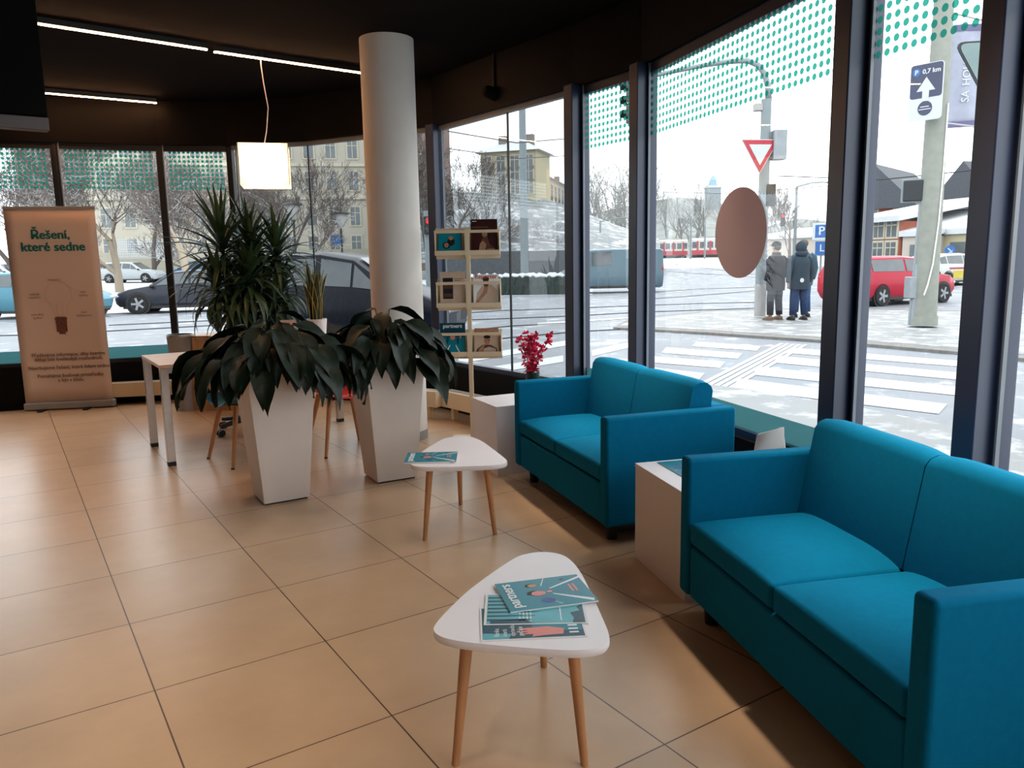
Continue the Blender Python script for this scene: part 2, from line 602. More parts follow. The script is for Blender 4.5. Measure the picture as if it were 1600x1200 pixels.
def street_material(name, base, base2, snow_lo, snow_hi, scale, stretch=(1, 1, 1)):
    """asphalt with drifts of snow"""
    m, nt, b = nodes(name)
    L = nt.links.new
    tc = N(nt, 'ShaderNodeTexCoord')
    mp = N(nt, 'ShaderNodeMapping'); mp.inputs['Scale'].default_value = stretch
    L(tc.outputs['Object'], mp.inputs['Vector'])
    n1 = N(nt, 'ShaderNodeTexNoise', Scale=scale, Detail=8.0, Roughness=.65)
    L(mp.outputs[0], n1.inputs['Vector'])
    n2 = N(nt, 'ShaderNodeTexNoise', Scale=.6, Detail=3.0)
    L(tc.outputs['Object'], n2.inputs['Vector'])
    r1 = N(nt, 'ShaderNodeValToRGB')
    r1.color_ramp.elements[0].color = lin(base); r1.color_ramp.elements[1].color = lin(base2)
    L(n2.outputs['Fac'], r1.inputs['Fac'])
    r2 = N(nt, 'ShaderNodeValToRGB')
    r2.color_ramp.elements[0].position = snow_lo; r2.color_ramp.elements[1].position = snow_hi
    L(n1.outputs['Fac'], r2.inputs['Fac'])
    mc = N(nt, 'ShaderNodeMix', data_type='RGBA')
    L(r2.outputs['Color'], mc.inputs[0]); L(r1.outputs['Color'], mc.inputs[6])
    mc.inputs[7].default_value = lin((234, 238, 242))
    L(mc.outputs[2], b.inputs['Base Color'])
    b.inputs['Roughness'].default_value = .6
    return m
# -------------------------------------------------------------------- room
MUL = [V(p) for p in ((-6.1, 7.56), (-4.52, 8.04), (-3.61, 8.35), (-2.92, 8.47), (-.65, 7.54), (.54, 5.97), (.935, 5.36), (1.515, 3.46), (1.745, 2.78), (1.98, 1.2), (2.0, -.9), (1.8, -3.2))]
JOINT = V((-2.05, 8.27))
SILL, BAND, DOTS, HEAD, CEIL = .436, .597, 2.205, 2.66, 3.09
TH = R(33.183)

fl = MB()
fl.quad((-9, -6, 0), (6, -6, 0), (6, 9.5, 0), (-9, 9.5, 0))
# the slab only covers the room, cut to the facade line
ins = [p for p in MUL]
room = [(-6.6, 7.35)] + [(p.x, p.y) for p in MUL[:4]] + [(JOINT.x, JOINT.y)] + [(p.x, p.y) for p in MUL[4:]] + [(1.8, -3.6), (-6.6, -3.6)]
rot = Matrix.Rotation(-TH, 4, 'Z')
fl = MB()
fl.M = rot
fl.prism(list(reversed(room)), -.08, 0)
o = fl.build('floor', tile_material()); o.rotation_euler.z = TH; o['kind'] = 'structure'
cl = MB()
cl.prism(list(reversed([(x * 1.0, y) for x, y in room])), CEIL, CEIL + .08)
o = cl.build('ceiling', M_['ceil']); o['kind'] = 'structure'

b = MB(); b.box((-6.65, 1.9, CEIL / 2), (.1, 11.2, CEIL)); o = b.build('wall_left', M_['wall']); o['kind'] = 'structure'
b = MB(); b.box((-2.4, -3.65, CEIL / 2), (8.6, .1, CEIL)); o = b.build('wall_back', M_['wall']); o['kind'] = 'structure'

def inward(a, b_):
    d = (b_ - a).normalized()
    n = V((-d.y, d.x))
    return n if n.dot(-(a + b_) / 2) > 0 else -n

wf = MB()
line = [V((-6.6, 7.38))] + MUL[:4] + [JOINT] + MUL[4:]
for a, b_ in zip(line[:-1], line[1:]):
    d = (b_ - a).normalized(); n = inward(a, b_)
    for z0, z1, t in ((0, SILL, .06), (HEAD, CEIL, .06)):
        q = [a - d * .02 + n * t, b_ + d * .02 + n * t, b_ + d * .02 - n * .1, a - d * .02 - n * .1]
        if (q[1] - q[0]).cross(q[2] - q[1]) < 0: q.reverse()
        wf.prism(q, z0, z1, mi=0)
o = wf.build('wall_front', M_['header']); o['kind'] = 'structure'

for i, p in enumerate(MUL[1:-1], 1):
    d = ((MUL[i + 1] - p).normalized() + (p - MUL[i - 1]).normalized()).normalized()
    n = inward(p - d, p + d)
    c = p + n * (.045 if i > 3 else .0)
    t = structure('trim_%d' % i)
    b = MB()
    wide = .10 if i > 3 else (.035 if i == 1 else .06)
    b.box((c.x, c.y, (SILL + HEAD) / 2), (wide, .15 if i > 3 else .08, HEAD - SILL + .02), math.atan2(d.y, d.x))
    b.build('mullion_body', M_['frame'] if i > 3 else M_['frame_dark'], t, bevel=.006)

def dot_mesh(a, b_, n, z0, z1):
    mb = MB()
    L = (b_ - a).length
    d = (b_ - a).normalized()
    s = .0455
    k = int((L - .06) / s)
    rows = int((z1 - z0) / s)
    for j in range(rows):
        for i in range(k):
            u = (L - k * s) / 2 + s * (i + .5)
            z = z0 + s * (j + .5)
            c = a + d * u + n * .006
            vs = []
            for q in range(10):
                an = 2 * math.pi * q / 10
                e = c + d * .0155 * math.cos(an)
                vs.append((e.x, e.y, z + .0155 * math.sin(an)))
            mb.add(vs, [tuple(range(10))])
    return mb

for i in range(len(MUL) - 1):
    segs = [(MUL[i], JOINT), (JOINT, MUL[i + 1])] if i == 3 else [(MUL[i], MUL[i + 1])]
    wide = i in (3, 4)
    w = structure('window_%d' % (i + 1))
    fr, pn, dt, fb, sp = MB(), MB(), MB(), MB(), MB()
    for si, (a, b_) in enumerate(segs):
        d = (b_ - a).normalized(); n = inward(a, b_); L = (b_ - a).length
        rz = math.atan2(d.y, d.x)
        mid = (a + b_) / 2
        fr.box((mid.x, mid.y, SILL + .02), (L, .07, .04), rz, mi=0)
        fr.box((mid.x, mid.y, HEAD - (.02 if wide else .03)), (L, .05, .04 if wide else .06), rz, mi=1 if wide else 0)
        # panes are thin slabs of glass
        pn.quad((a.x, a.y, SILL), (b_.x, b_.y, SILL), (b_.x, b_.y, HEAD), (a.x, a.y, HEAD))
        if not wide:
            k = dot_mesh(a + d * .03, b_ - d * .03, n, DOTS, HEAD - .005)
            dt.add(k.v, k.f)
            e0, e1 = a + n * .004, b_ + n * .004
            fb.quad((e0.x, e0.y, SILL), (e1.x, e1.y, SILL), (e1.x, e1.y, BAND), (e0.x, e0.y, BAND))
            for e, off in ((a, .075 if i > 3 else .042),):
                g = e + d * off + n * .03
                sp.box((g.x, g.y, (SILL + HEAD) / 2), (.010, .016, HEAD - SILL), rz)
            for e, off in ((a, .045 if i > 3 else .02), (b_, -.045 if i > 3 else -.02)):
                g = e + d * off
                fr.box((g.x, g.y, (SILL + HEAD) / 2), (.05 if i > 3 else .028, .06, HEAD - SILL), rz, mi=0)
        else:
            g = a + d * .07
            if si == 0:
                sp.box((g.x, g.y, (SILL + HEAD) / 2), (.014, .02, HEAD - SILL), rz)
            jp = JOINT if i == 3 else a + d * (L * .55)
            if si == 0:
                fr.box((jp.x, jp.y, (SILL + HEAD) / 2), (.012, .016, HEAD - SILL), rz, mi=2)
    fr.build('window_frame', [M_['frame'] if i > 3 else M_['frame_dark'], mat('grey head rail %d' % i, (112, 112, 114), .5), M_['black']], w)
    pn.build('pane', M_['glasstint'] if wide else M_['glass'], w)
    sp.build('glazing_bead', M_['spacer'], w)
    if not wide:
        dt.build('dot_film', M_['dot'], w)
        fb.build('frosted_band', M_['frost'], w)

# round column
cx, cy = -.905, 6.24
b = MB(); b.lathe([(.205, .075), (.205, CEIL)], 64, (cx, cy, 0))
col = b.build('column', M_['plaster'], smooth=True, sharp=40); col['kind'] = 'structure'
b = MB(); b.lathe([(.208, 0), (.208, .075)], 64, (cx, cy, 0)); b.build('baseboard', M_['grey'], col, smooth=True, sharp=40)

# ceiling light lines
def led(name, label, a, b_, w=.018):
    t = thing(name, label, 'ceiling light', (0, 0, 0), 0, 'recessed light lines in the dark ceiling')
    a, b_ = V((a[0], a[1], 0)), V((b_[0], b_[1], 0))
    m = MB(); m.beam(a + V((0, 0, CEIL - .02)), b_ + V((0, 0, CEIL - .02)), w + .03, .04); m.build('profile', M_['black'], t)
    m = MB(); m.beam(a + V((0, 0, CEIL - .045)), b_ + V((0, 0, CEIL - .045)), w, .007); m.build('diffuser', M_['led'], t)
    return t
led('linear_light', 'long warm light line in the dark ceiling ending near the hanging screen', (-3.21, 5.49), (-2.275, 6.255))
led('linear_light', 'long warm light line in the dark ceiling running up to the white column', (-2.245, 6.32), (-1.05, 7.24))
led('linear_light', 'short warm light line in the ceiling over the roll-up banner', (-4.75, 7.35), (-3.52, 8.17))
# added spots, unseen above the frame, to brighten the open floor and sofa seats
for k, (x, y, e) in enumerate(((-1.15, 1.45, 1.1), (-1.35, 3.1, .9), (-2.6, 2.2, .9), (-3.2, 4.0, .9), (-.55, 4.3, .45), (-.2, .5, .6), (-2.2, .6, .8), (-4.8, 4.4, .9), (-2.0, 4.6, .45), (-4.4, 5.5, 1.2), (-5.2, 6.6, 1.2), (-3.15, 4.75, .9), (1.437, 2.43, 1.3), (.854, 4.54, 1.3))):
    t = thing('added_spot', 'unseen round ceiling spot added to brighten the waiting area', 'ceiling light', (x, y, 0), 0, 'added unseen ceiling spots')
    b = MB(); b.lathe([(.085, CEIL - .012), (.075, CEIL - .018), (.062, CEIL - .012), (.06, CEIL + .0)], 20); b.build('trim_ring', M_['grey'], t, smooth=True, sharp=40)
    ld = bpy.data.lights.new('added_spot_lamp', 'SPOT'); ld.energy = 300 if e == 1.3 else 56 * e; ld.color = (1, .84, .68); ld.spot_size = R(44 if e == 1.3 else 74); ld.spot_blend = 1.0; ld.shadow_soft_size = .09
    lo_ = bpy.data.objects.new('lamp', ld); COL.objects.link(lo_); lo_.parent = t; lo_.location = (0, 0, CEIL - .03)

# pendant lamp
pc = V((-1.98, 6.55, 0))
t = thing('pendant_lamp', 'glowing cream cube pendant lamp on a thin white cord over the desk', 'lamp', (pc.x, pc.y, 0))
zt, zb, hw = lift(430, 229, pc), lift(430, 292, pc), .19
b = MB()
b.box((0, 0, (zt + zb) / 2), (hw * 2, hw * 2, zt - zb), R(14))
b.build('lamp_shade', M_['shade'], t)
b = MB(); b.ell((0, 0, (zt + zb) / 2), (.03, .03, .04), 12, 8); b.build('bulb', emit('lamp bulb', (255, 220, 160), 6), t, smooth=True)
ld = bpy.data.lights.new('pendant_bulb', 'POINT'); ld.energy = 17; ld.color = (1, .86, .62); ld.shadow_soft_size = .06
lo_ = bpy.data.objects.new('lamp', ld); COL.objects.link(lo_); lo_.parent = t; lo_.location = (0, 0, (zt + zb) / 2)
for k in range(4):
    a = R(14 + 45 + 90 * k)
    r_ = hw * math.sqrt(2)
    b = MB(); b.tube([(r_ * math.cos(a), r_ * math.sin(a), zb), (r_ * math.cos(a), r_ * math.sin(a), zt)], .004, 6); b.build('shade_wire', M_['cream'], t)
b = MB()
b.tube([(.0, 0, zt), (.03, 0, zt + .12), (.055, 0, zt + .3), (.03, 0, zt + .5), (.02, 0, zt + .62), (.02, 0, CEIL)], .004, 6)
b.build('cord', M_['white'], t)
b = MB(); b.lathe([(.05, CEIL - .03), (.05, CEIL)], 16, (.02, 0, 0)); b.build('ceiling_rose', M_['black'], t, smooth=True, sharp=40)

# spot projector by the window head
sp_ = G(772, 150, 2.76)
t = thing('spotlight', 'black ceiling spotlight hanging above the magazine stand window', 'spotlight', (sp_.x, sp_.y, 0))
b = MB(); b.tube([(0, 0, CEIL), (0, 0, 2.8)], .012, 8); b.build('stem', M_['black'], t)
b = MB(); b.tube([(-.08, -.03, 2.80), (-.06, -.02, 2.795), (.07, .04, 2.75), (.09, .05, 2.745)], [.035, .05, .055, .045], 16); b.build('lamp_head', mat('matt black lamp paint', (6, 6, 6), .7, spec=.1), t, smooth=True, sharp=50)

# hanging screen at the edge of the picture
sc_ = at(14, 95, 3.6)
t = thing('hanging_screen', 'dark flat screen hanging from the ceiling at the picture edge', 'screen', (sc_.x - .38, sc_.y - .1, 0), R(38))
zb = lift(20, 190, sc_)
b = MB(); b.box((0, 0, zb + .36), (.98, .05, .62)); b.build('screen_body', mat('matt black screen', (8, 8, 8), .8, spec=.05), t, bevel=.006)
b = MB(); b.box((0, 0, zb + .02), (.98, .06, .05)); b.build('lower_bezel', mat('dark grey bezel', (64, 54, 54), .5), t, bevel=.004)
b = MB(); b.tube([(0, 0.05, zb + .6), (0, .05, CEIL)], .02, 10); b.build('mount', M_['black'], t)
# ----------------------------------------------------------------- sofas
def make_sofa(name, label, loc, rz, W=1.36):
    D, A, H, Z0 = .74, .078, .655, .10
    t = thing(name, label, 'sofa', loc, rz, 'petrol blue two-seat sofas')
    for x in (A / 2, W - A / 2):
        b = MB(); b.box((x, D / 2, (H + Z0) / 2), (A, D, H - Z0)); b.build('armrest', M_['teal'], t, bevel=.018, seg=4)
    b = MB(); b.box((W / 2, .26, .205), (W - 2 * A - .004, .50, .21)); b.box((W / 2, .6, .2), (W - 2 * A - .004, .2, .2))
    b.build('base', M_['teal'], t, bevel=.012, seg=3)
    b = MB(); b.box((W / 2, D - .05, (H + Z0) / 2), (W - 2 * A - .002, .1, H - Z0)); b.build('back_frame', M_['teal'], t, bevel=.018, seg=4)
    cw = (W - 2 * A) / 2
    for k in (0, 1):
        b = MB()
        x0 = A + k * cw
        nx, ny = 12, 12
        top, bot = [], []
        for j in range(ny + 1):
            v = j / ny
            row, rb = [], []
            for i in range(nx + 1):
                u = i / nx
                cr = (1 - (2 * u - 1) ** 4) * (1 - (2 * v - 1) ** 4)
                row.append((x0 + .003 + u * (cw - .006), .006 + v * .56, .405 + .035 * cr))
                rb.append((x0 + .003 + u * (cw - .006), .006 + v * .56, .318))
            top.append(row); bot.append(rb)
        ring_t = top[0] + [r[-1] for r in top[1:]] + top[-1][-2::-1] + [r[0] for r in top[-2:0:-1]]
        ring_b = bot[0] + [r[-1] for r in bot[1:]] + bot[-1][-2::-1] + [r[0] for r in bot[-2:0:-1]]
        b.surf(top); b.surf([ring_b, ring_t], close=True); b.surf([list(reversed(r)) for r in bot])
        o = b.build('seat_cushion', M_['teal'], t, smooth=True)
        import bmesh
        bm = bmesh.new(); bm.from_mesh(o.data); bmesh.ops.remove_doubles(bm, verts=bm.verts, dist=1e-4); bm.to_mesh(o.data); bm.free()
        md = o.modifiers.new('bevel', 'BEVEL'); md.width = .016; md.segments = 4; md.limit_method = 'ANGLE'; md.angle_limit = R(50); md.harden_normals = True
    for k in (0, 1):
        x0 = A + k * cw
        prof = [(.46, .40), (.635, .40), (.64, .60), (.655, .74), (.645, .765), (.62, .785), (.575, .79), (.545, .78), (.525, .755)]
        rows = []
        for i in range(11):
            u = i / 10
            s_ = 1 - (2 * u - 1) ** 6
            x = x0 + .002 + u * (cw - .004)
            r_ = []
            for (y, z) in prof:
                cyy, czz = .56, .6
                r_.append((x, cyy + (y - cyy) * (.93 + .07 * s_), czz + (z - czz) * (.95 + .05 * s_)))
            rows.append(r_)
        b = MB(); b.surf(rows, close=True)
        n = len(prof)
        b.add(rows[0], [tuple(range(n))]); b.add(rows[-1], [tuple(range(n - 1, -1, -1))])
        b.build('back_cushion', M_['teal'], t, smooth=True, sharp=50)
    b = MB(); b.box((W / 2, D / 2, .065), (W - .22, D - .20, .07)); b.build('plinth', M_['black'], t)  # black box added to stand in for the shade under the sofa
    for x in (.12, W - .12):
        for y in (.09, D - .09):
            b = MB(); b.lathe([(.028, 0), (.034, .10)], 14, (x, y, 0)); b.build('foot', M_['black'], t, smooth=True, sharp=40)
    return t
make_sofa('sofa', 'petrol blue two-seat sofa nearer the round column and magazine stand', (.452 - .443, 3.68 + 1.286, 0), -R(71))
make_sofa('sofa', 'petrol blue two-seat sofa beside the brochure cube, cut by the picture edge', (.655, 2.965, 0), -R(78.6), 1.375)

# ---------------------------------------------------------- coffee tables
OUT = [(-.233, 2.041), (-.230, 2.085), (-.202, 2.173), (-.135, 2.335), (-.011, 2.555), (.045, 2.607), (.102, 2.620), (.157, 2.597), (.191, 2.538), (.216, 2.427), (.234, 2.262), (.249, 2.09), (.254, 2.0), (.245, 1.953), (.216, 1.926), (.156, 1.914), (.055, 1.926), (-.065, 1.951), (-.152, 1.974), (-.207, 2.002)]
TC, TA = V((.03, 2.17)), R(8.5)
def closed_spline(p, k=6):
    n = len(p); r = []
    for i in range(n):
        a, b, c, d = (V(p[(i + j) % n]) for j in (-1, 0, 1, 2))
        for s in range(k):
            t = s / k
            r.append(.5 * ((2 * b) + (c - a) * t + (2 * a - 5 * b + 4 * c - d) * t * t + (3 * b - a - 3 * c + d) * t ** 3))
    return r
loc_out = []
for x, y in OUT:
    q = V((x, y)) - TC
    loc_out.append(V((q.x * math.cos(TA) - q.y * math.sin(TA), q.x * math.sin(TA) + q.y * math.cos(TA))))
LEGS = []
for x, y in ((-.181, 2.022), (.186, 2.010), (.094, 2.557)):
    q = V((x, y)) - TC
    LEGS.append(V((q.x * math.cos(TA) - q.y * math.sin(TA), q.x * math.sin(TA) + q.y * math.cos(TA))))
def coffee_table(name, label, c, az):
    t = thing(name, label, 'coffee table', (c[0], c[1], 0), -az, 'small triangular coffee tables')
    poly = list(reversed(closed_spline(loc_out)))
    if sum(a.cross(b_) for a, b_ in zip(poly, poly[1:] + poly[:1])) < 0: poly.reverse()
    ctr = V((0, 0))
    b = MB()
    rings = []
    for s, z in ((.955, .374), (.985, .376), (1.0, .384), (1.0, .394), (.994, .4)):
        rings.append([(p.x * s, p.y * s, z) for p in poly])
    b.surf(rings, close=True)
    n = len(poly)
    b.add(rings[-1], [tuple(range(n))]); b.add(rings[0], [tuple(range(n - 1, -1, -1))])
    b.build('tabletop', M_['white'], t, smooth=True, sharp=35)
    for q in LEGS:
        k = q * .80
        b = MB(); b.tube([(q.x, q.y, 0), (k.x, k.y, .376)], [.0115, .0185], 14); b.build('leg', M_['beech'], t, smooth=True, sharp=50)
    return t
coffee_table('coffee_table', 'white triangular coffee table holding three teal brochures, with thin wooden legs', TC, TA)
coffee_table('coffee_table', 'white triangular coffee table by the planter with one teal magazine', (-.292, 4.03), R(-4.5))

# -------------------------------------------------------------- brochures
def plate(mb, fr_, poly, z0, z1, mi=0):
    """polygon in local 0..1 page coords -> prism"""
    pass
def page_frame(p0, p1, p3):
    """page with corner p0, width edge to p1, height edge to p3 (all V3)"""
    return V(p0), V(p1) - V(p0), V(p3) - V(p0)
def slab(mb, O, X, Y, pts, z0, z1, mi):
    """prism over page polygon pts given in 0..1 coords"""
    n = X.cross(Y).normalized()
    lo = [O + X * u + Y * v + n * z0 for u, v in pts]
    hi = [O + X * u + Y * v + n * z1 for u, v in pts]
    k = len(pts)
    mb.add(lo + hi, [tuple(range(k - 1, -1, -1)), tuple(range(k, 2 * k))] + [(i, (i + 1) % k, k + (i + 1) % k, k + i) for i in range(k)], mi)
RECT = lambda a, b_, c, d: [(a, b_), (c, b_), (c, d), (a, d)]
def blob(cx_, cy_, rx, ry, n=12, seed=1, j=.25):
    rnd = random.Random(seed)
    return [(cx_ + rx * math.cos(2 * math.pi * i / n) * (1 - j * rnd.random()), cy_ + ry * math.sin(2 * math.pi * i / n) * (1 - j * rnd.random())) for i in range(n)]
INK = ['inkwhite', 'tealpaper', 'tealdark', 'teallight', 'skinpink', 'orange', 'blueink', 'inkblack']
INKM = [M_[k] for k in INK]

def partners_art(b, O, X, Y, T):
    """teal cover: white rays, three small figures, pink caption; page coords, v up the page"""
    e = .0003
    slab(b, O, X, Y, RECT(0, 0, 1, 1), T, T + e, 1)
    e2 = 2 * e
    slab(b, O, X, Y, [(.40, .42), (.44, .43), (.10, .02), (.02, .04)], T + e, T + e2, 0)
    slab(b, O, X, Y, [(.60, .42), (.62, .43), (.93, .0), (.87, .0)], T + e, T + e2, 0)
    slab(b, O, X, Y, [(.72, .50), (.725, .51), (1, .42), (1, .41)], T + e, T + e2, 0)
    slab(b, O, X, Y, [(.25, .50), (.255, .51), (.05, .40), (.05, .39)], T + e, T + e2, 0)
    slab(b, O, X, Y, blob(.50, .62, .10, .11, 14, 3), T + e, T + e2, 7)
    slab(b, O, X, Y, blob(.48, .58, .09, .10, 14, 4), T + e2, T + e2 + e, 4)
    slab(b, O, X, Y, blob(.50, .45, .04, .04, 10, 5), T + e2, T + e2 + e, 4)
    slab(b, O, X, Y, blob(.78, .62, .07, .08, 12, 6), T + e, T + e2, 7)
    slab(b, O, X, Y, blob(.77, .60, .055, .06, 12, 7), T + e2, T + e2 + e, 5)
    slab(b, O, X, Y, blob(.22, .52, .09, .09, 12, 8), T + e, T + e2, 6)
    slab(b, O, X, Y, blob(.88, .22, .04, .03, 10, 9), T + e, T + e2, 2)
    for k in range(2):
        slab(b, O, X, Y, RECT(.42, .17 - k * .05, .68, .195 - k * .05), T + e, T + e2, 4)

def brochure(name, label, corners, T, art, group=None, title=None, mats=None):
    """corners: bottom-left, bottom-right, top-left of the page"""
    O, X, Y = page_frame(*corners)
    n = X.cross(Y).normalized()
    t = thing(name, label, 'brochure' if name != 'magazine' else 'magazine', (0, 0, 0), 0, group)
    b = MB(); slab(b, O, X, Y, RECT(0, 0, 1, 1), 0, T, 0); b.build('pages', M_['paper'], t)
    b = MB(); art(b, O, X, Y, T); b.build('cover_print', INKM, t)
    if title:
        body, u, v, size, bold = title
        text('lettering', body, size * Y.length, frame(O + X * u + Y * v + n * (T + .0009), X, Y), M_['inkwhite'], t, bold=bold, depth=.0001)
    return t

ZT = .4004
# page of the big magazine: title edge is the narrow edge by (-.057,2.345)-(-.007,2.146)
a, b0, c0, d0 = V((-.057, 2.345, 0)), V((-.007, 2.146, 0)), V((.256, 2.195, 0)), V((.183, 2.411, 0))
def rect3(o, x, w, h, z):
    """o = page bottom-left, x = unit reading direction, h up-page is x rotated +90deg"""
    x = V((x[0], x[1], 0)).normalized(); y = V((-x.y, x.x, 0))
    o = V((o[0], o[1], z))
    return o, o + x * w, o + y * h
# reading direction of «partners» runs from the (-.007,2.146) corner to (-.057,2.345)
brochure('magazine', 'teal partners magazine lying on top of the brochures on the triangular table', rect3((.247, 2.198), (-.243, .97), .205, .272, ZT + .0028), .0045, partners_art, 'teal partners magazines', ('partners', .5, .90, .185, .0016))
def sheet_a(b, O, X, Y, T):
    e = .0003
    slab(b, O, X, Y, RECT(.03, .025, .97, .975), T, T + e, 3)
    for k in range(7):
        u = .12 + k * .12
        slab(b, O, X, Y, [(u, .97), (u + .05, .97), (u + .03, .55 - .05 * (k % 3)), (u + .01, .52)], T + e, T + 2 * e, 2)
    slab(b, O, X, Y, [(.03, .94), (.12, .94), (.16, .60), (.05, .55), (.03, .5)], T + e, T + 2 * e, 2)
    slab(b, O, X, Y, [(.03, .03), (.6, .03), (.52, .09), (.4, .06), (.34, .16), (.18, .13), (.03, .15)], T + e, T + 2 * e, 2)
    for i in range(5):
        for j in range(4):
            slab(b, O, X, Y, RECT(.10 + i * .07, .54 + j * .035, .15 + i * .07, .555 + j * .035), T + e, T + 2 * e, 0)
    slab(b, O, X, Y, RECT(.10, .25, .5, .26), T + e, T + 2 * e, 0)
def sheet_b(b, O, X, Y, T):
    e = .0003
    slab(b, O, X, Y, RECT(.03, .02, .97, .98), T, T + e, 2)
    slab(b, O, X, Y, RECT(.2, .03, .97, .50), T + e, T + 2 * e, 1)
    slab(b, O, X, Y, [(.03, .98), (.2, .98), (.16, .7), (.03, .74)], T + e, T + 2 * e, 3)
    slab(b, O, X, Y, [(.10, .22), (.26, .20), (.33, .36), (.31, .56), (.26, .66), (.24, .54), (.19, .68), (.18, .54), (.13, .64), (.12, .50), (.05, .52), (.08, .40)], T + 2 * e, T + 3 * e, 4)
    for i in range(3):
        slab(b, O, X, Y, RECT(.12 + i * .1, .07, .16 + i * .1, .16), T + 2 * e, T + 3 * e, 0)
brochure('brochure', 'light teal leaflet with white border lying under the magazine on the table', rect3((.204, 2.062), (.0, 1), .205, .297, ZT + .0014), .0011, sheet_a)
t = brochure('brochure', 'dark teal leaflet printed with hands, half covered along the table edge', rect3((.194, 1.987), (-.055, 1), .205, .292, ZT), .0011, sheet_b)
for k, w_ in enumerate(('Banka', 'která', 'opravdu', 'pečuje')):
    O = V((.194, 1.987, ZT)); x = V((-.055, 1, 0)).normalized(); y = V((-x.y, x.x, 0))
    text('lettering', w_, .020, frame(O + x * .018 + y * (.247 - .022 * k) + V((0, 0, .0021)), x, y), M_['inkwhite'], t, align='LEFT', depth=.0001)
# far table
brochure('magazine', 'teal partners magazine overhanging the edge of the table by the planter', rect3((-.293, 3.868), (-.02, 1), .205, .268, ZT + .004), .0045, partners_art, 'teal partners magazines', ('partners', .5, .90, .185, .0016))
def blank_art(b, O, X, Y, T):
    slab(b, O, X, Y, RECT(.05, .05, .95, .95), T, T + .0002, 0)
brochure('brochure', 'white leaflet peeping out below the magazine on the table by the planter', rect3((-.325, 3.858), (.02, 1), .19, .235, ZT), .003, blank_art)
# ------------------------------------------------------------- side cubes
def cube_table(label, p, az, w, dpt, h):
    """p front corner, az heading of the front edge"""
    t = thing('side_cube', label, 'side table', (p[0], p[1], 0), R(90) - az)
    b = MB(); b.box((w / 2, dpt / 2, (h - .02) / 2), (w - .004, dpt - .004, h - .02)); b.build('body', M_['white'], t, bevel=.002)
    b = MB(); b.box((w / 2, dpt / 2, h - .01), (w, dpt, .02)); b.build('top', M_['white'], t, bevel=.002)
    return t
cube_table('white box table between the two blue sofas with a teal brochure on it', (.572, 3.56), R(166), .53, .50, .465)
cube_table('white box table beside the magazine stand holding the pink flowers', (-.285, 5.40), R(155), .42, .62, .47)
c2 = V((.572, 3.56)); u2 = V((math.sin(R(166)), math.cos(R(166)))); w2 = V((-u2.y, u2.x))
q = c2 + u2 * .30 + w2 * .10
brochure('brochure', 'teal brochure lying on the white box between the sofas', rect3((q.x, q.y), (w2.x, w2.y), .205, .27, .4655), .003, partners_art)
# folded white paper on the cube, behind the sofa arm
q = c2 + u2 * .12 + w2 * .46
pz = lift(1195, 690, q)
t = thing('paper_bag', 'crumpled white paper bag standing behind the sofa arm by the window', 'paper bag', (q.x + .62, q.y + .02, 0), 0)
t.location = (1.20, 3.55, .0)
b = MB()
rows = []
zt_ = lift(1195, 673, (1.20, 3.55))
for j, (z, rx, ry) in enumerate(((0, .05, .035), (zt_ * .5, .062, .04), (zt_ * .85, .07, .045), (zt_, .06, .03))):
    rows.append([(rx * math.cos(a) * (1 + .12 * math.sin(5 * a + j)), ry * math.sin(a) * (1 + .1 * math.cos(3 * a)), z + (.02 * math.sin(a + 2) if j == 3 else 0)) for a in [2 * math.pi * k / 16 for k in range(16)]])
b.surf(rows, close=True); b.add(rows[0], [tuple(range(15, -1, -1))])
b.build('bag_body', M_['paper'], t, solid=.002, smooth=True)

# ------------------------------------------------------- silk flower spray
fp = G(833, 592, .48)
fp = V((.18, 5.30, .47))
kx = (833 - 800) / F_PX
t = thing('flower_pot', 'bright pink silk blossoms in a dark green pot by the window', 'flowers', (0, 0, 0), 0)
fx = fp.y * .03 / 1.0
pos = V((.145, 5.36, 0)); t.location = (pos.x, pos.y, .47)
ztop, zpot = lift(835, 523, pos) - .47, lift(833, 582, pos) - .47
b = MB(); b.lathe([(.035, 0), (.05, zpot * .6), (.045, zpot)], 20); b.build('pot', M_['vase'], t, smooth=True, sharp=50)
rnd = random.Random(4)
st, f1, f2 = MB(), MB(), MB()
for tip, n in (((-.085, 0, ztop - .03), 18), ((-.03, .02, ztop), 20), ((.02, 0, ztop + .0), 20), ((.0, .02, ztop - .04), 16), ((.05, 0, ztop - .10), 10), ((.125, .01, ztop - .01), 8)):
    base = V((0, 0, zpot - .02)); tip = V(tip)
    st.tube([base, base.lerp(tip, .5) + V((0, 0, .01)), tip], [.004, .003, .002], 5)
    for k in range(n):
        s = (.12 if tip.x < .1 else .62) + ((.88 if tip.x < .1 else .38)) * k / (n - 1)
        c = base.lerp(tip, s) + V((rnd.uniform(-.02, .02), rnd.uniform(-.02, .02), rnd.uniform(-.01, .01)))
        mb = f1 if rnd.random() < .75 else f2
        for p_ in range(5):
            a = 2 * math.pi * p_ / 5 + rnd.random()
            tilt = Matrix.Rotation(rnd.uniform(-1, 1), 3, 'X') @ Matrix.Rotation(rnd.uniform(-1, 1), 3, 'Y')
            d = tilt @ V((math.cos(a), math.sin(a), .4)); e = tilt @ V((-math.sin(a), math.cos(a), 0))
            r_ = .030
            mb.add([c, c + d * r_ * .6 + e * r_ * .5, c + d * r_ * 1.15, c + d * r_ * .6 - e * r_ * .5], [(0, 1, 2, 3)])
st.build('stem', M_['stem'], t)
f1.build('blossoms', M_['flower'], t); f2.build('pale_blossoms', M_['flowerlight'], t)
lf = MB()
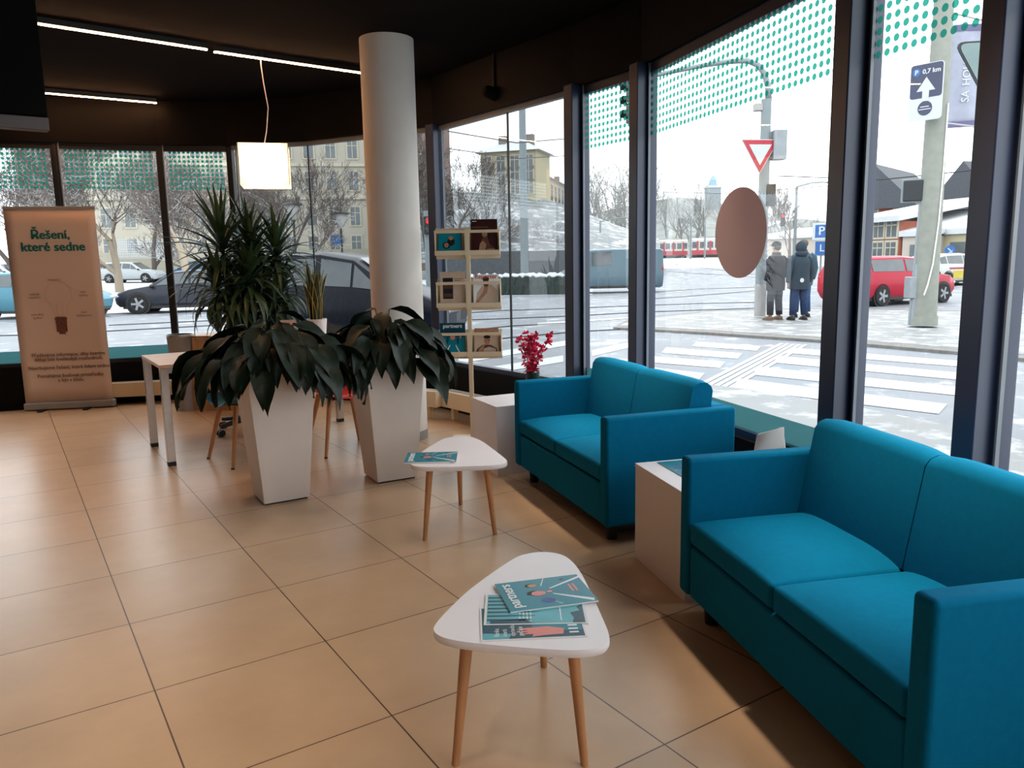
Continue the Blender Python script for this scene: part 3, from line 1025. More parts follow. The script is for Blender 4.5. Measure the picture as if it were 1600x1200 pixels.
for k in range(7):
    a = k * .9
    lf.add([(0, 0, zpot), (.05 * math.cos(a) - .012 * math.sin(a), .05 * math.sin(a) + .012 * math.cos(a), zpot + .015), (.085 * math.cos(a), .085 * math.sin(a), zpot - .005), (.05 * math.cos(a) + .012 * math.sin(a), .05 * math.sin(a) - .012 * math.cos(a), zpot + .015)], [(0, 1, 2, 3)])
lf.build('leaf_rosette', M_['leaf'], t)

# ---------------------------------------------------------- magazine stand
sp = G(739, 688); sp.z = 0
t = thing('magazine_stand', 'cream metal magazine stand with three tiers of pockets in front of the window', 'magazine stand', sp, R(-2))
z_of = lambda y: lift(735, y, sp)
ztop = z_of(357)
b = MB(); b.box((0, .0, ztop / 2 + .01), (.034, .03, ztop - .02)); b.build('pole', M_['cream'], t, bevel=.003)
b = MB(); b.box((-.02, .03, .006), (.30, .26, .012)); b.build('base', M_['cream'], t, bevel=.004)
tiers = [(362, 398), (442, 479), (521, 555)]
for i, (y0, y1) in enumerate(tiers):
    za, zb = z_of(y0), z_of(y1)
    m = MB()
    m.box((0, -.055, zb + .015), (.50, .012, .036)); m.box((0, -.012, zb + .004), (.50, .09, .008))
    m.box((0, -.055, za), (.50, .012, .022))
    m.box((0, .028, (za + zb) / 2), (.50, .004, za - zb + .06))
    for x in (-.246, .246):
        m.box((x, -.014, (za + zb) / 2), (.006, .085, za - zb))
    m.build('tier', M_['cream'], t, bevel=.0015)
    m = MB(); m.box((.0, -.055, (za + zb) / 2), (.036, .014, za - zb + .03)); m.build('pocket_divider', M_['cream'], t)
SM = Matrix.Translation(sp) @ Matrix.Rotation(R(-2), 4, 'Z')
def stand_mag(name, label, cat, tier, x, w, htop_px, paint_, group=None, texts=(), bot_off=.012):
    za = z_of(tiers[tier][1]) + bot_off
    h = z_of(htop_px) - za
    y0, y1 = -.040, -.024 + .02
    O = SM @ V((x - w / 2, y0, za)); X = (SM.to_3x3() @ V((w, 0, 0))); Y = SM.to_3x3() @ V((0, .030, h))
    t = thing(name, label, cat, (0, 0, 0), 0, group)
    b = MB(); slab(b, O, X, Y, RECT(0, 0, 1, 1), -.006, 0, 0); b.build('pages', M_['paper'], t)
    mats = [M_[k] for k in ('inkwhite', 'tealpaper', 'tealdark', 'teallight', 'skinpink', 'orange', 'blueink', 'inkblack', 'maroon', 'tan', 'sepia', 'beige', 'redink')]
    b = MB(); paint_(b, O, X, Y); b.build('cover_print', mats, t)
    n = X.cross(Y).normalized()
    for body, u, v, s, mk, bold in texts:
        text('lettering', body, s, frame(O + X * u + Y * v + n * .0012, X, Y), M_[mk], t, bold=bold, depth=.0001)
e1, e2, e3 = .0003, .0006, .0009
def art_watch(b, O, X, Y):
    slab(b, O, X, Y, RECT(0, 0, 1, 1), 0, e1, 2); slab(b, O, X, Y, RECT(.03, .02, .97, .98), 0, e2 - .0001, 1)
    slab(b, O, X, Y, blob(.55, .52, .16, .2, 14, 1, .1), e1, e2, 7); slab(b, O, X, Y, blob(.55, .68, .11, .1, 14, 2, .1), e2, e3, 9)
    slab(b, O, X, Y, blob(.36, .36, .17, .17, 14, 3, .1), e1, e2, 7); slab(b, O, X, Y, blob(.36, .36, .10, .12, 14, 4, .1), e2, e3, 9)
    slab(b, O, X, Y, RECT(.3, .10, .7, .12), e1, e2, 9)
def art_woman(b, O, X, Y):
    slab(b, O, X, Y, RECT(0, 0, 1, 1), 0, e1, 8)
    slab(b, O, X, Y, RECT(.06, .93, .22, .95), e1, e2, 0); slab(b, O, X, Y, RECT(.06, .76, .66, .77), e1, e2, 9)
    slab(b, O, X, Y, [(.28, .02), (.36, .30), (.48, .52), (.62, .50), (.70, .26), (.95, .10), (.95, .02)], e1, e2, 10)
    slab(b, O, X, Y, [(.28, .02), (.34, .28), (.46, .36), (.58, .24), (.52, .02)], e2, e3, 9)
    slab(b, O, X, Y, blob(.52, .58, .11, .12, 14, 5, .1), e2, e3, 9); slab(b, O, X, Y, blob(.52, .66, .14, .08, 14, 6, .1), e1, e2, 7)
    slab(b, O, X, Y, RECT(.6, .09, .88, .12), e2, e3, 9)
def art_house(b, O, X, Y):
    slab(b, O, X, Y, RECT(0, 0, 1, 1), 0, e1, 11)
    slab(b, O, X, Y, RECT(.12, .2, .52, .82), e1, e2, 7); slab(b, O, X, Y, RECT(.15, .5, .49, .62), e2, e3, 10); slab(b, O, X, Y, RECT(.15, .26, .49, .36), e2, e3, 10)
    for k in range(4): slab(b, O, X, Y, RECT(.58, .78 - .05 * k, .92 - .08 * (k % 2), .795 - .05 * k), e1, e2, 10)
    slab(b, O, X, Y, blob(.7, .06, .07, .03, 10, 2), e1, e2, 12)
def art_reporter(b, O, X, Y):
    slab(b, O, X, Y, RECT(0, 0, 1, 1), 0, e1, 0)
    slab(b, O, X, Y, [(.08, .05), (.14, .40), (.34, .62), (.72, .66), (.92, .50), (.95, .05)], e1, e2, 11)
    slab(b, O, X, Y, blob(.50, .74, .13, .16, 14, 5, .1), e2, e3, 10); slab(b, O, X, Y, blob(.5, .86, .15, .07, 12, 6, .1), e3, e3 + .0002, 7)
    slab(b, O, X, Y, [(.08, .05), (.20, .08), (.55, .42), (.58, .62), (.44, .60), (.36, .40), (.1, .14)], e2, e3, 9)
def art_rays(b, O, X, Y):
    slab(b, O, X, Y, RECT(0, 0, 1, 1), 0, e1, 2); slab(b, O, X, Y, RECT(.03, .02, .97, .55), e1, e1 + .0001, 1)
    slab(b, O, X, Y, [(.38, .30), (.41, .31), (.25, .02), (.18, .02)], e1 + .0001, e2, 0); slab(b, O, X, Y, [(.60, .30), (.63, .30), (.82, .02), (.75, .02)], e1 + .0001, e2, 0)
    slab(b, O, X, Y, blob(.5, .55, .12, .10, 12, 5), e2, e3, 4); slab(b, O, X, Y, blob(.3, .45, .05, .12, 12, 6), e2, e3, 2); slab(b, O, X, Y, blob(.7, .42, .05, .12, 12, 7), e2, e3, 2); slab(b, O, X, Y, blob(.8, .55, .04, .05, 12, 8), e2, e3, 4)
def art_man(b, O, X, Y):
    slab(b, O, X, Y, RECT(0, 0, 1, 1), 0, e1, 11); slab(b, O, X, Y, RECT(0, .82, 1, 1), e1, e2, 9)
    slab(b, O, X, Y, [(.04, .02), (.10, .20), (.32, .36), (.66, .36), (.92, .22), (.96, .02)], e1, e2, 10)
    slab(b, O, X, Y, [(.34, .02), (.40, .22), (.62, .28), (.88, .20), (.9, .02)], e2, e3, 11)
    slab(b, O, X, Y, blob(.52, .52, .13, .17, 16, 5, .06), e2, e3, 9); slab(b, O, X, Y, blob(.52, .66, .15, .07, 14, 6, .06), e3, e3 + .0002, 7)
    slab(b, O, X, Y, RECT(.42, .53, .49, .55), e3, e3 + .0002, 7); slab(b, O, X, Y, RECT(.55, .53, .62, .55), e3, e3 + .0002, 7)
    slab(b, O, X, Y, [(.10, .04), (.34, .10), (.42, .36), (.36, .38), (.2, .2)], e3, e3 + .0002, 9)
stand_mag('magazine', 'teal magazine with two watch faces in the top tier of the stand', 'magazine', 0, -.135, .185, 360, art_watch)
stand_mag('magazine', 'dark maroon magazine with a seated woman rising above the top tier', 'magazine', 0, .13, .205, 343, art_woman)
stand_mag('magazine', 'pale magazine with dark window photo in the middle tier', 'magazine', 1, -.125, .195, 424, art_house)
stand_mag('magazine', 'white magazine with red title and man in white shirt in the middle tier', 'magazine', 1, .135, .195, 429, art_reporter, texts=[('Reportér', .5, .92, .046, 'redink', .001)])
stand_mag('magazine', 'dark teal partners magazine in the lowest tier of the stand', 'magazine', 2, -.135, .20, 504, art_rays, texts=[('partners', .5, .90, .044, 'inkwhite', .0009)])
stand_mag('magazine', 'sepia magazine with a dark haired man portrait in the lowest tier', 'magazine', 2, .13, .19, 513, art_man)

# ---------------------------------------------------------- roll-up banner
bl, br = G(38, 641), G(179, 634)
bl = bl + V((.05, -.08, 0)); br = br + V((.04, -.08, 0))
d = (br - bl).normalized(); W = (br - bl).length
Hb = lift(80, 322, (bl + br) / 2)
t = thing('rollup_banner', 'tall beige roll-up banner with teal slogan and a light bulb, standing by the window', 'banner', bl, math.atan2(d.y, d.x))
b = MB(); b.box((W / 2, .04, .045), (W, .10, .07)); b.build('base', M_['grey'], t, bevel=.012, seg=3)
for x in (.18, .60):
    b = MB(); b.box((x, -.03, .006), (.05, .16, .012)); b.build('foot', M_['black'], t)
b = MB(); b.box((W / 2, .04, Hb - .015), (W * .985, .022, .03)); b.build('top_rail', M_['grey'], t, bevel=.004)
b = MB(); b.tube([(W / 2, .075, .08), (W / 2, .06, Hb - .03)], .011, 10); b.build('support_pole', M_['grey'], t)
b = MB()
rows = []
for j in range(13):
    z = .078 + (Hb - .10) * j / 12
    rows.append([(W * .01 + W * .975 * i / 10, .035 + .004 * math.sin(i * .6) * math.sin(math.pi * j / 12), z) for i in range(11)])
b.surf(rows); b.build('banner_sheet', M_['bannerpaper'], t, solid=.0012, smooth=True)
fy = .028
def btext(body, xf, z, size, m, bold=0, sx=1):
    return text('lettering', body, size, frame((W * xf, fy, z), (1, 0, 0), (0, 0, 1)), m, t, bold=bold, sx=sx)
zf = lambda px, py: lift(px, py, (bl + br) / 2)
btext('Řešení,', .48, zf(86, 367), .122, M_['titlegreen'], .0042, 1.0)
btext('které sedne', .50, zf(87, 386), .122, M_['titlegreen'], .0042, 1.0)
for xf, py, ls in ((.47, 437, ('bezpečný',)), (.24, 459, ('rodinný', 'rozpočet')), (.77, 457, ('nižší', 'splátky')), (.25, 491, ('pohodlné', 'bydlení')), (.76, 489, ('lepší', 'budoucnost'))):
    for k, l in enumerate(ls):
        btext(l, xf, zf(90, py) - k * .034, .030, M_['greyink'])
for l, py in (('Předáváme informace, díky kterým', 554), ('dělají lidé kvalitnější rozhodnutí.', 561), ('Navrhujeme řešení, které lidem sedne.', 574), ('Pomáháme budovat prostředky', 587), ('a být v klidu.', 594)):
    btext(l, .54, zf(105, py), .052, M_['sepia'], .0005, .94)
b = MB()
zc = zf(97, 507)
cxb = W * .50
for k in range(5):
    w_ = .058 - .004 * k
    b.box((cxb, fy, zc + .055 - .028 * k), (w_ * 2, .001, .018))
b.box((cxb, fy, zc - .085), (.06, .001, .022)); b.box((cxb, fy + .0005, zc), (.10, .001, .15))
b.build('bulb_cap_print', M_['bulbcap'], t)
b = MB()
pts = []
for a in range(-50, 231, 10):
    pts.append((cxb + .125 * math.cos(R(a)), zc + .30 + .135 * math.sin(R(a))))
pts = [(cxb + .048, zc + .08)] + pts + [(cxb - .048, zc + .08)]
out_ = [(x, fy, z) for x, z in pts]
inn = [(cxb + (x - cxb) * .93, fy, zc + .24 + (z - zc - .24) * .95) for x, z in pts]
b.surf([out_, inn]); b.tube([(cxb - .02, fy, zc + .08), (cxb - .03, fy, zc + .2), (cxb + .03, fy, zc + .2), (cxb + .02, fy, zc + .08)], .002, 5)
b.build('bulb_print', M_['bulbglass'], t)

# ------------------------------------------------------------------- desk
P1, P2 = V((-2.470, 5.470, 0)), V((-2.885, 6.095, 0))
ud = V((math.cos(R(33.2)), math.sin(R(33.2)), 0)); vd = V((-ud.y, ud.x, 0))
L, D, ZD = 1.62, .80, .735
t = thing('desk', 'light wood office desk with square metal legs behind the white planter', 'desk', P1 - ud * .03 - vd * .03, R(33.2))
b = MB(); b.box((L / 2, D / 2, ZD - .0125), (L, D, .025)); b.build('desktop', mat('maple desk veneer', (226, 192, 166), .45, var=.06, scale=8, stretch=(.2, 1, 1)), t, bevel=.002)
b = MB()
for y in (.03, D - .03): b.box((L / 2, y, ZD - .045), (L - .1, .03, .04))
b.build('rail', M_['chrome'], t)
for x in (.03, L - .03):
    for y in (.03, D - .03):
        b = MB(); b.box((x, y, (ZD - .025 + .03) / 2), (.055, .055, ZD - .055)); l_ = b.build('leg', M_['chrome'], t, bevel=.003)
        b = MB(); b.box((x, y, .015), (.054, .054, .03)); b.build('leg_foot', M_['black'], l_)
DM = Matrix.Translation(P1 - ud * .03 - vd * .03) @ Matrix.Rotation(R(33.2), 4, 'Z')

# --------------------------------------------------- shell chairs at the desk
def shell_chair(name, label, m, loc, rz):
    t = thing(name, label, 'chair', loc, rz)
    rows = []
    # seat -> back section sweep, x across, y back, z up
    prof = [(-.22, .425), (-.20, .445), (-.12, .445), (0, .435), (.10, .432), (.17, .45), (.205, .50), (.225, .58), (.24, .67), (.25, .76), (.255, .80)]
    for j, (y, z) in enumerate(prof):
        s = j / (len(prof) - 1)
        hw = .20 + .03 * math.sin(math.pi * s) - (.06 if j >= 9 else 0) - (.03 if j == 0 else 0)
        r_ = []
        for i in range(13):
            u = -1 + i / 6
            side = abs(u) ** 3
            rise = (.05 if s < .5 else 0) * side + (.10 * side if .4 < s < .75 else 0)
            fwd = -.07 * side if s > .45 else 0
            r_.append((u * hw, y + fwd, z + rise))
        rows.append(r_)
    b = MB(); b.surf(rows); b.build('seat_shell', m, t, smooth=True, solid=.012, sub=1)
    for sx in (-1, 1):
        for sy in (-1, 1):
            b = MB(); b.tube([(sx * .13, sy * .12 + .0, .425), (sx * .215, sy * .21, .008)], [.019, .012], 12); l_ = b.build('leg', M_['beech'], t, smooth=True, sharp=50)
            b = MB(); b.lathe([(.013, 0), (.013, .01)], 10, (sx * .2165, sy * .2125, 0)); b.build('leg_tip', M_['black'], l_)
    b = MB(); b.beam((-.13, -.12, .41), (.13, .12, .41), .02, .012); b.beam((-.13, .12, .41), (.13, -.12, .41), .02, .012); b.build('seat_frame', M_['black'], t)
    return t
la, lb = G(327, 717), G(364, 733)
mid = (la + lb) / 2
dd = (lb - la).normalized()
shell_chair('shell_chair', 'petrol blue shell chair with wooden legs behind the first planter', M_['tealshell'], mid + V((-dd.y, dd.x, 0)) * .21, math.atan2(dd.y, dd.x) + R(0))
ra = G(557, 703); rb_ = G(535, 690); rc = G(495, 713)
shell_chair('shell_chair', 'red shell chair with wooden legs between the two white planters', M_['redshell'], ((ra + rc) / 2) + V((.02, .14, 0)), R(33))

# swivel chair behind the desk
sw = (G(323, 672) + G(349, 684)) / 2 + V((.28, .12, 0))
t = thing('swivel_chair', 'dark swivel office chair with black castors tucked behind the desk', 'office chair', (sw.x, sw.y, 0), R(213))
b = MB(); b.lathe([(.03, .10), (.028, .42)], 14); b.build('gas_column', M_['black'], t, smooth=True, sharp=50)
for k in range(5):
    a = R(72 * k + 20)
    e = V((math.cos(a), math.sin(a), 0))
    b = MB(); b.tube([e * .02 + V((0, 0, .12)), e * .30 + V((0, 0, .085))], [.028, .018], 8); l_ = b.build('base_arm', M_['black'], t, smooth=True, sharp=50)
    b = MB()
    for s in (-.014, .014):
        n = V((-e.y, e.x, 0))
        c = e * .30 + n * s + V((0, 0, .03))
        b.tube([c - n * .009, c + n * .009], .03, 14)
    b.build('castor', M_['black'], l_)
b = MB(); b.box((0, 0, .45), (.44, .44, .06)); b.build('seat', M_['black'], t, bevel=.025, seg=3)
b = MB(); b.box((0, .21, .68), (.40, .05, .36)); b.build('backrest', M_['black'], t, bevel=.02, seg=3)
b = MB(); b.tube([(0, .1, .42), (0, .25, .44), (0, .25, .66)], .018, 8); b.build('back_bar', M_['black'], t)

# things on the desk
def on_desk(u, v): return DM @ V((u, v, ZD))
p = on_desk(1.36, .60)
t = thing('snake_plant', 'yellow-edged snake plant in a white pot on the desk', 'plant', p)
b = MB(); b.lathe([(.07, 0), (.09, .21), (.09, .22), (.08, .22), (.078, .19)], 24); b.build('pot', M_['white'], t, smooth=True, sharp=40)
b = MB(); b.lathe([(.001, .195), (.078, .20)], 20); b.build('soil', M_['soil'], t)
rnd = random.Random(3)
lf, ed = MB(), MB()
for k in range(13):
    a = k * 2.4
    r0 = .012 + .035 * (k / 13)
    h = rnd.uniform(.40, .66) * (1 - .3 * (k / 13))
    lean = rnd.uniform(.02, .13)
    face = a + rnd.uniform(-.6, .6)
    tx, ty = -math.sin(face), math.cos(face)
    rows, re1, re2 = [], [], []
    for j in range(9):
        s = j / 8
        w = .030 * (math.sin(math.pi * min(1, .25 + .75 * s)) ** .7) * (1 if s < .99 else .1) + .0005
        c = V((math.cos(a) * (r0 + lean * s * s), math.sin(a) * (r0 + lean * s * s), .18 + h * s))
        e = V((tx, ty, 0))
        rows.append([c - e * w, c - V((math.cos(face), math.sin(face), 0)) * w * .25, c + e * w])
        re1.append([c - e * w * 1.0, c - e * w * 1.16]); re2.append([c + e * w * 1.0, c + e * w * 1.16])
    lf.surf(rows); ed.surf(re1); ed.surf(re2)
lf.build('foliage', M_['snake'], t, smooth=True, solid=.002); ed.build('leaf_edges', M_['snake_edge'], t, solid=.002)
p = on_desk(1.10, .58)
t = thing('card_holder', 'small pale card with a line of text beside the snake plant', 'card', p, R(15))
b = MB(); b.box((0, 0, .004), (.12, .06, .008)); b.build('holder_base', M_['white'], t)
b = MB(); b.M = Matrix.Translation((0, .0, .008)) @ Matrix.Rotation(R(-12), 4, 'X'); b.box((0, 0, .11), (.14, .003, .22)); b.build('card', mat('pale pink card', (220, 182, 164), .6), t)
b = MB(); b.M = Matrix.Translation((0, -.0022, .008)) @ Matrix.Rotation(R(-12), 4, 'X'); b.box((0, 0, .13), (.10, .001, .007)); b.box((0, 0, .115), (.08, .001, .004)); b.build('printed_line', M_['sepia'], t)
p = on_desk(1.44, .30)
t = thing('paper_sheaf', 'crumpled white papers on the far end of the desk', 'paper', p, R(20))
b = MB()
for k in range(4):
    rows = [[(.21 * (i / 6 - .5), .15 * (j / 4 - .5), .002 + k * .012 + .02 * (1 + math.sin(i * .9 + k) * math.cos(j * 1.1 + k))) for i in range(7)] for j in range(5)]
    b.surf(rows)
b.build('sheets', M_['paper'], t, smooth=True, solid=.001)
# ------------------------------------------------------- planters with lilies
def big_leaf(mb, base, az, reach, rise, drop, length, width, rnd, stems):
    """petiole arching out from base, then a drooping pointed blade"""
    d = V((math.cos(az), math.sin(az), 0)); n = V((-d.y, d.x, 0))
    top = base + d * reach * .6 + V((0, 0, rise))
    stems.tube([base, base + d * reach * .25 + V((0, 0, rise * .65)), top], [.007, .006, .004], 5)
    rows = []
    droop0 = rnd.uniform(.2, .5)
    pos = V(top)
    ang = droop0
    k = 9
    roll = rnd.uniform(-.5, .5)
    for j in range(k + 1):
        s = j / k
        w = width * .5 * (math.sin(math.pi * s ** .75) ** .8) * (1 - .35 * s) if 0 < s < 1 else .001
        t = d * math.cos(ang) - V((0, 0, 1)) * math.sin(ang)
        up = d * math.sin(ang) + V((0, 0, 1)) * math.cos(ang)
        e = n * math.cos(roll) + up * math.sin(roll)
        u2_ = up * math.cos(roll) - n * math.sin(roll)
        wav = .012 * math.sin(s * 9 + az * 5)
        rows.append([pos - e * w + u2_ * (w * .35 + wav), pos - e * w * .5 + u2_ * (w * .12), pos, pos + e * w * .5 + u2_ * (w * .12), pos + e * w + u2_ * (w * .35 - wav)])
        pos = pos + t * length / k
        ang += drop / k
    mb.surf(rows)

def lily_planter(label, loc, rz, seed, n, spread, grp):
    t = thing('potted_lily', label, 'potted plant', loc, rz, grp)
    h = .79
    b = MB()
    bo, to = .138, .198
    rows = []
    for s, z in ((bo, .012), (to, h), (to - .018, h), (to - .024, h - .06)):
        rows.append([(-s, -s, z), (s, -s, z), (s, s, z), (-s, s, z)])
    b.surf(rows, close=True); b.add(rows[0], [(3, 2, 1, 0)])
    b.build('planter', M_['planter'], t, bevel=.006)
    b = MB(); b.box((0, 0, .006), (.25, .25, .012)); b.build('planter_base', M_['black'], t)
    b = MB(); b.box((0, 0, h - .055), (.345, .345, .02)); b.build('soil', M_['soil'], t)
    rnd = random.Random(seed)
    lf, st = MB(), MB()
    for k in range(n):
        s = (k + .5) / n
        az = k * 2.39996 + rnd.uniform(-.2, .2)
        outer = s ** .7
        base = V((.10 * outer * math.cos(az), .10 * outer * math.sin(az), h - .05))
        reach = spread * (.15 + .75 * outer) * rnd.uniform(.8, 1.1)
        rise = .34 - .22 * outer + rnd.uniform(-.05, .07)
        ln = rnd.uniform(.27, .40)
        big_leaf(lf, base, az, reach, rise, rnd.uniform(.9, 1.5) * (.7 + .5 * outer), ln, ln * rnd.uniform(.40, .5), rnd, st)
    lf.build('foliage', M_['leaf'], t, smooth=True)
    st.build('leaf_stems', M_['stem'], t, smooth=True)
    return t
AZ = R(31)
ex = V((math.cos(AZ), math.sin(AZ), 0)); ey = V((-ex.y, ex.x, 0))
A0 = G(413, 791); B0 = G(592, 757)
lily_planter('tall white tapered planter with a dark broad-leaved lily standing before the desk', A0 + (ex + ey) * .138, AZ, 11, 120, .52, 'white planters with dark lilies')
lily_planter('tall white tapered planter with a dark lily standing in front of the round column', B0 + (ex + ey) * .138, R(28.5), 5, 80, .38, 'white planters with dark lilies')

# -------------------------------------------------------- low oak cabinet
k0 = G(312, 634) + V((.03, -.22, 0))
cm = Matrix.Translation(k0) @ Matrix.Rotation(R(-8), 4, 'Z')
t = thing('low_cabinet', 'light oak low cabinet under the yucca by the window', 'cabinet', k0, R(-8))
b = MB(); b.box((.62, .19, .37), (1.24, .38, .74)); b.build('body', M_['oak'], t, bevel=.003)
b = MB(); b.box((.62, .19, .03), (1.2, .36, .06)); b.build('plinth', M_['black'], t)
for k in range(2):
    b = MB(); b.box((.33 + .58 * k, -.009, .40), (.56, .016, .64)); d_ = b.build('door', M_['oak'], t, bevel=.002)
    b = MB(); b.box((.33 + .58 * k + (.22 if k == 0 else -.22), -.024, .5), (.012, .014, .12)); b.build('handle', M_['chrome'], d_)

# ------------------------------------------------------------------ yucca
yc = cm @ V((.50, .16, .742))
t = thing('yucca', 'tall spiky yucca with several leaf heads standing on the low cabinet', 'plant', yc)
b = MB(); b.lathe([(.13, 0), (.165, .20), (.17, .21), (.155, .21), (.15, .18)], 28); b.build('pot', M_['black'], t, smooth=True, sharp=40)
b = MB(); b.lathe([(.001, .175), (.152, .18)], 24); b.build('soil', M_['soil'], t)
rnd = random.Random(8)
tr, fo = MB(), MB()
inv = -V(yc)
def yp(px, py, dd=0.0):
    p_ = at(px, py, math.hypot(yc.x, yc.y) + dd); return p_ + inv
heads = [((348, 392), .05, .66, 62, .10), ((432, 400), -.05, .52, 60, .2), ((390, 440), -.20, .48, 66, .3), ((340, 452), -.1, .48, 60, .45), ((440, 455), .0, .44, 54, .4), ((390, 385), .12, .50, 46, .1), ((370, 480), -.15, .44, 56, .5), ((425, 485), -.1, .42, 50, .5), ((395, 405), .0, .46, 44, .2)]
for (px, py), dd, ln, n, dr in heads:
    hp = yp(px, py, dd)
    b0 = V((rnd.uniform(-.06, .06), rnd.uniform(-.05, .05), .17))
    tr.tube([b0, b0.lerp(hp, .5) + V((rnd.uniform(-.02, .02), rnd.uniform(-.02, .02), 0)), hp], [.026, .022, .018], 9)
    for k in range(n):
        a = k * 2.39996
        s = k / n
        el = R(82) - s * R(112) + rnd.uniform(-.2, .2)
        L_ = ln * rnd.uniform(.75, 1.1)
        start = hp + V((0, 0, .06 - .16 * s))
        ddir = V((math.cos(a), math.sin(a), 0)); n_ = V((-ddir.y, ddir.x, 0))
        rows, pos, ang = [], V(start), el
        K = 8
        dr_ = (dr + .5 * s) * rnd.uniform(.6, 1.4)
        for j in range(K + 1):
            q = j / K
            w = .029 * (min(1, .45 + 1.6 * q) if q < .4 else max(.03, (1 - q) / .6) ** .8)
            td = ddir * math.cos(ang) + V((0, 0, 1)) * math.sin(ang)
            up = -ddir * math.sin(ang) + V((0, 0, 1)) * math.cos(ang)
            rows.append([pos - n_ * w + up * w * .4, pos, pos + n_ * w + up * w * .4])
            pos = pos + td * L_ / K
            ang -= dr_ / K * 2
        fo.surf(rows)
tr.build('trunk', M_['bark'], t, smooth=True)
fo.build('foliage', M_['leaf2'], t, smooth=True)

# ------------------------------------------------------------- waste bin
wb = G(291, 640)
t = thing('waste_bin', 'tall grey tapered bin in the corner by the window post', 'bin', wb)
zt = lift(289, 523, wb)
b = MB(); b.lathe([(.085, 0), (.125, zt), (.128, zt + .006), (.118, zt + .006), (.085, .03)], 32); b.build('bin_body', M_['grey'], t, smooth=True, sharp=40)
b = MB(); b.lathe([(.13, zt - .012), (.13, zt + .008), (.118, zt + .008), (.118, zt - .012)], 32); b.build('rim', M_['chrome'], t, smooth=True, sharp=40)

# -------------------------------------------------------------- convectors
def radiator(label, a, b_, z0, z1):
    a, b_ = V(a), V(b_)
    d = (b_ - a).normalized(); L = (b_ - a).length
    t = thing('convector', label, 'radiator', (a.x, a.y, 0), math.atan2(d.y, d.x), 'low cream convectors under the windows')
    m = MB(); m.box((L / 2, 0, (z0 + z1) / 2), (L, .12, z1 - z0)); m.build('casing', M_['cream'], t, bevel=.006)
    m = MB()
    for k in range(int(L / .03)): m.box((.02 + .03 * k, 0, z1 + .001), (.012, .08, .004))
    m.build('grille', M_['grey'], t)
    for x in (.12, L - .12):
        m = MB(); m.box((x, 0, z0 / 2), (.04, .05, z0)); m.build('foot', M_['cream'], t)
ra = G(180, 594, .235); rb_ = G(276, 590, .235)
d_ = (rb_ - ra).normalized()
radiator('low cream convector under the window between banner and desk', (ra.x - .35 * d_.x, ra.y - .35 * d_.y - .18), (rb_.x + .08, rb_.y - .16), .085, .235)
ra = G(668, 648, 0); rb_ = G(735, 676, 0)
radiator('low cream convector behind the magazine stand', (-1.38, 7.42), (-.66, 6.98), .11, .26)
radiator('low cream convector running from the stand to the side cube', (-.60, 7.03), (.02, 6.26), .11, .26)
# ---------------------------------------------------------------- terrain
ALB = .56
rad = [3.2, 6, 9, 12, 15, 19, 24, 30, 34, 40, 48, 58, 70, 85, 105, 130, 160, 200, 260]
asph = street_material('wet road with snow', (128, 134, 142), (158, 164, 172), .55, .70, 1.4, (1, 1, 1))
snowy = street_material('trodden snow', (144, 146, 146), (166, 168, 168), .50, .66, 2.2)
g = MB()
NA = 150
az = [R(-75) + R(150) * i / NA for i in range(NA + 1)]
vs = []
for r in rad:
    for a in az:
        x, y = r * math.sin(a), r * math.cos(a)
        vs.append((x, y, terrain(x, y)))
W_ = NA + 1
fa, fb_ = [], []
for j in range(len(rad) - 1):
    for i in range(NA):
        q = (j * W_ + i + W_, j * W_ + i + W_ + 1, j * W_ + i + 1, j * W_ + i)
        am = (az[i] + az[i + 1]) / 2
        far = 27 if am < R(-14) else (33 if am < R(6) else 62)
        (fb_ if rad[j] >= far else fa).append(q)
g.add(vs, fa, 0)
g.f += [list(f) for f in fb_]; g.m += [1] * len(fb_)
o = g.build('road', [asph, M_['snow']], smooth=True); o['kind'] = 'structure'
o.data.polygons.foreach_set('use_smooth', [True] * len(o.data.polygons))

def ground_patch(name, pts, z, m, h=None):
    b = MB()
    P = [V((p[0], p[1])) for p in pts]
    if sum(a.cross(c) for a, c in zip(P, P[1:] + P[:1])) < 0: P.reverse()
    b.prism([(p.x, p.y) for p in P], z - (h or .004), z)
    o_ = b.build(name, m); o_['kind'] = 'structure'
    return o_
def gq(*px): return [G(x, y, ZG) for x, y in px]
# traffic island with its kerb
ground_patch('kerb', gq((958, 515), (1100, 523), (1300, 537), (1520, 557), (1720, 578), (1720, 497), (1500, 488), (1300, 484), (1120, 487), (985, 501)), ZG + .05, M_['kerb'], .06)
ground_patch('sidewalk', gq((968, 512), (1100, 519), (1300, 532), (1520, 551), (1715, 571), (1712, 499), (1500, 490), (1300, 486), (1122, 489), (992, 502)), ZG + .054, snowy)
# pavement strip in front of the facade
edge = [G(985, 588, ZG), G(1160, 611, ZG), G(1300, 633, ZG), G(1500, 672, ZG), G(1760, 730, ZG)]
ground_patch('sidewalk', [(e.x, e.y) for e in edge] + [(3.0, 1.0), (2.05, 1.2), (1.85, 2.9), (1.62, 3.6), (1.03, 5.45), (.9, 5.9)], ZG + .03, snowy, .05)
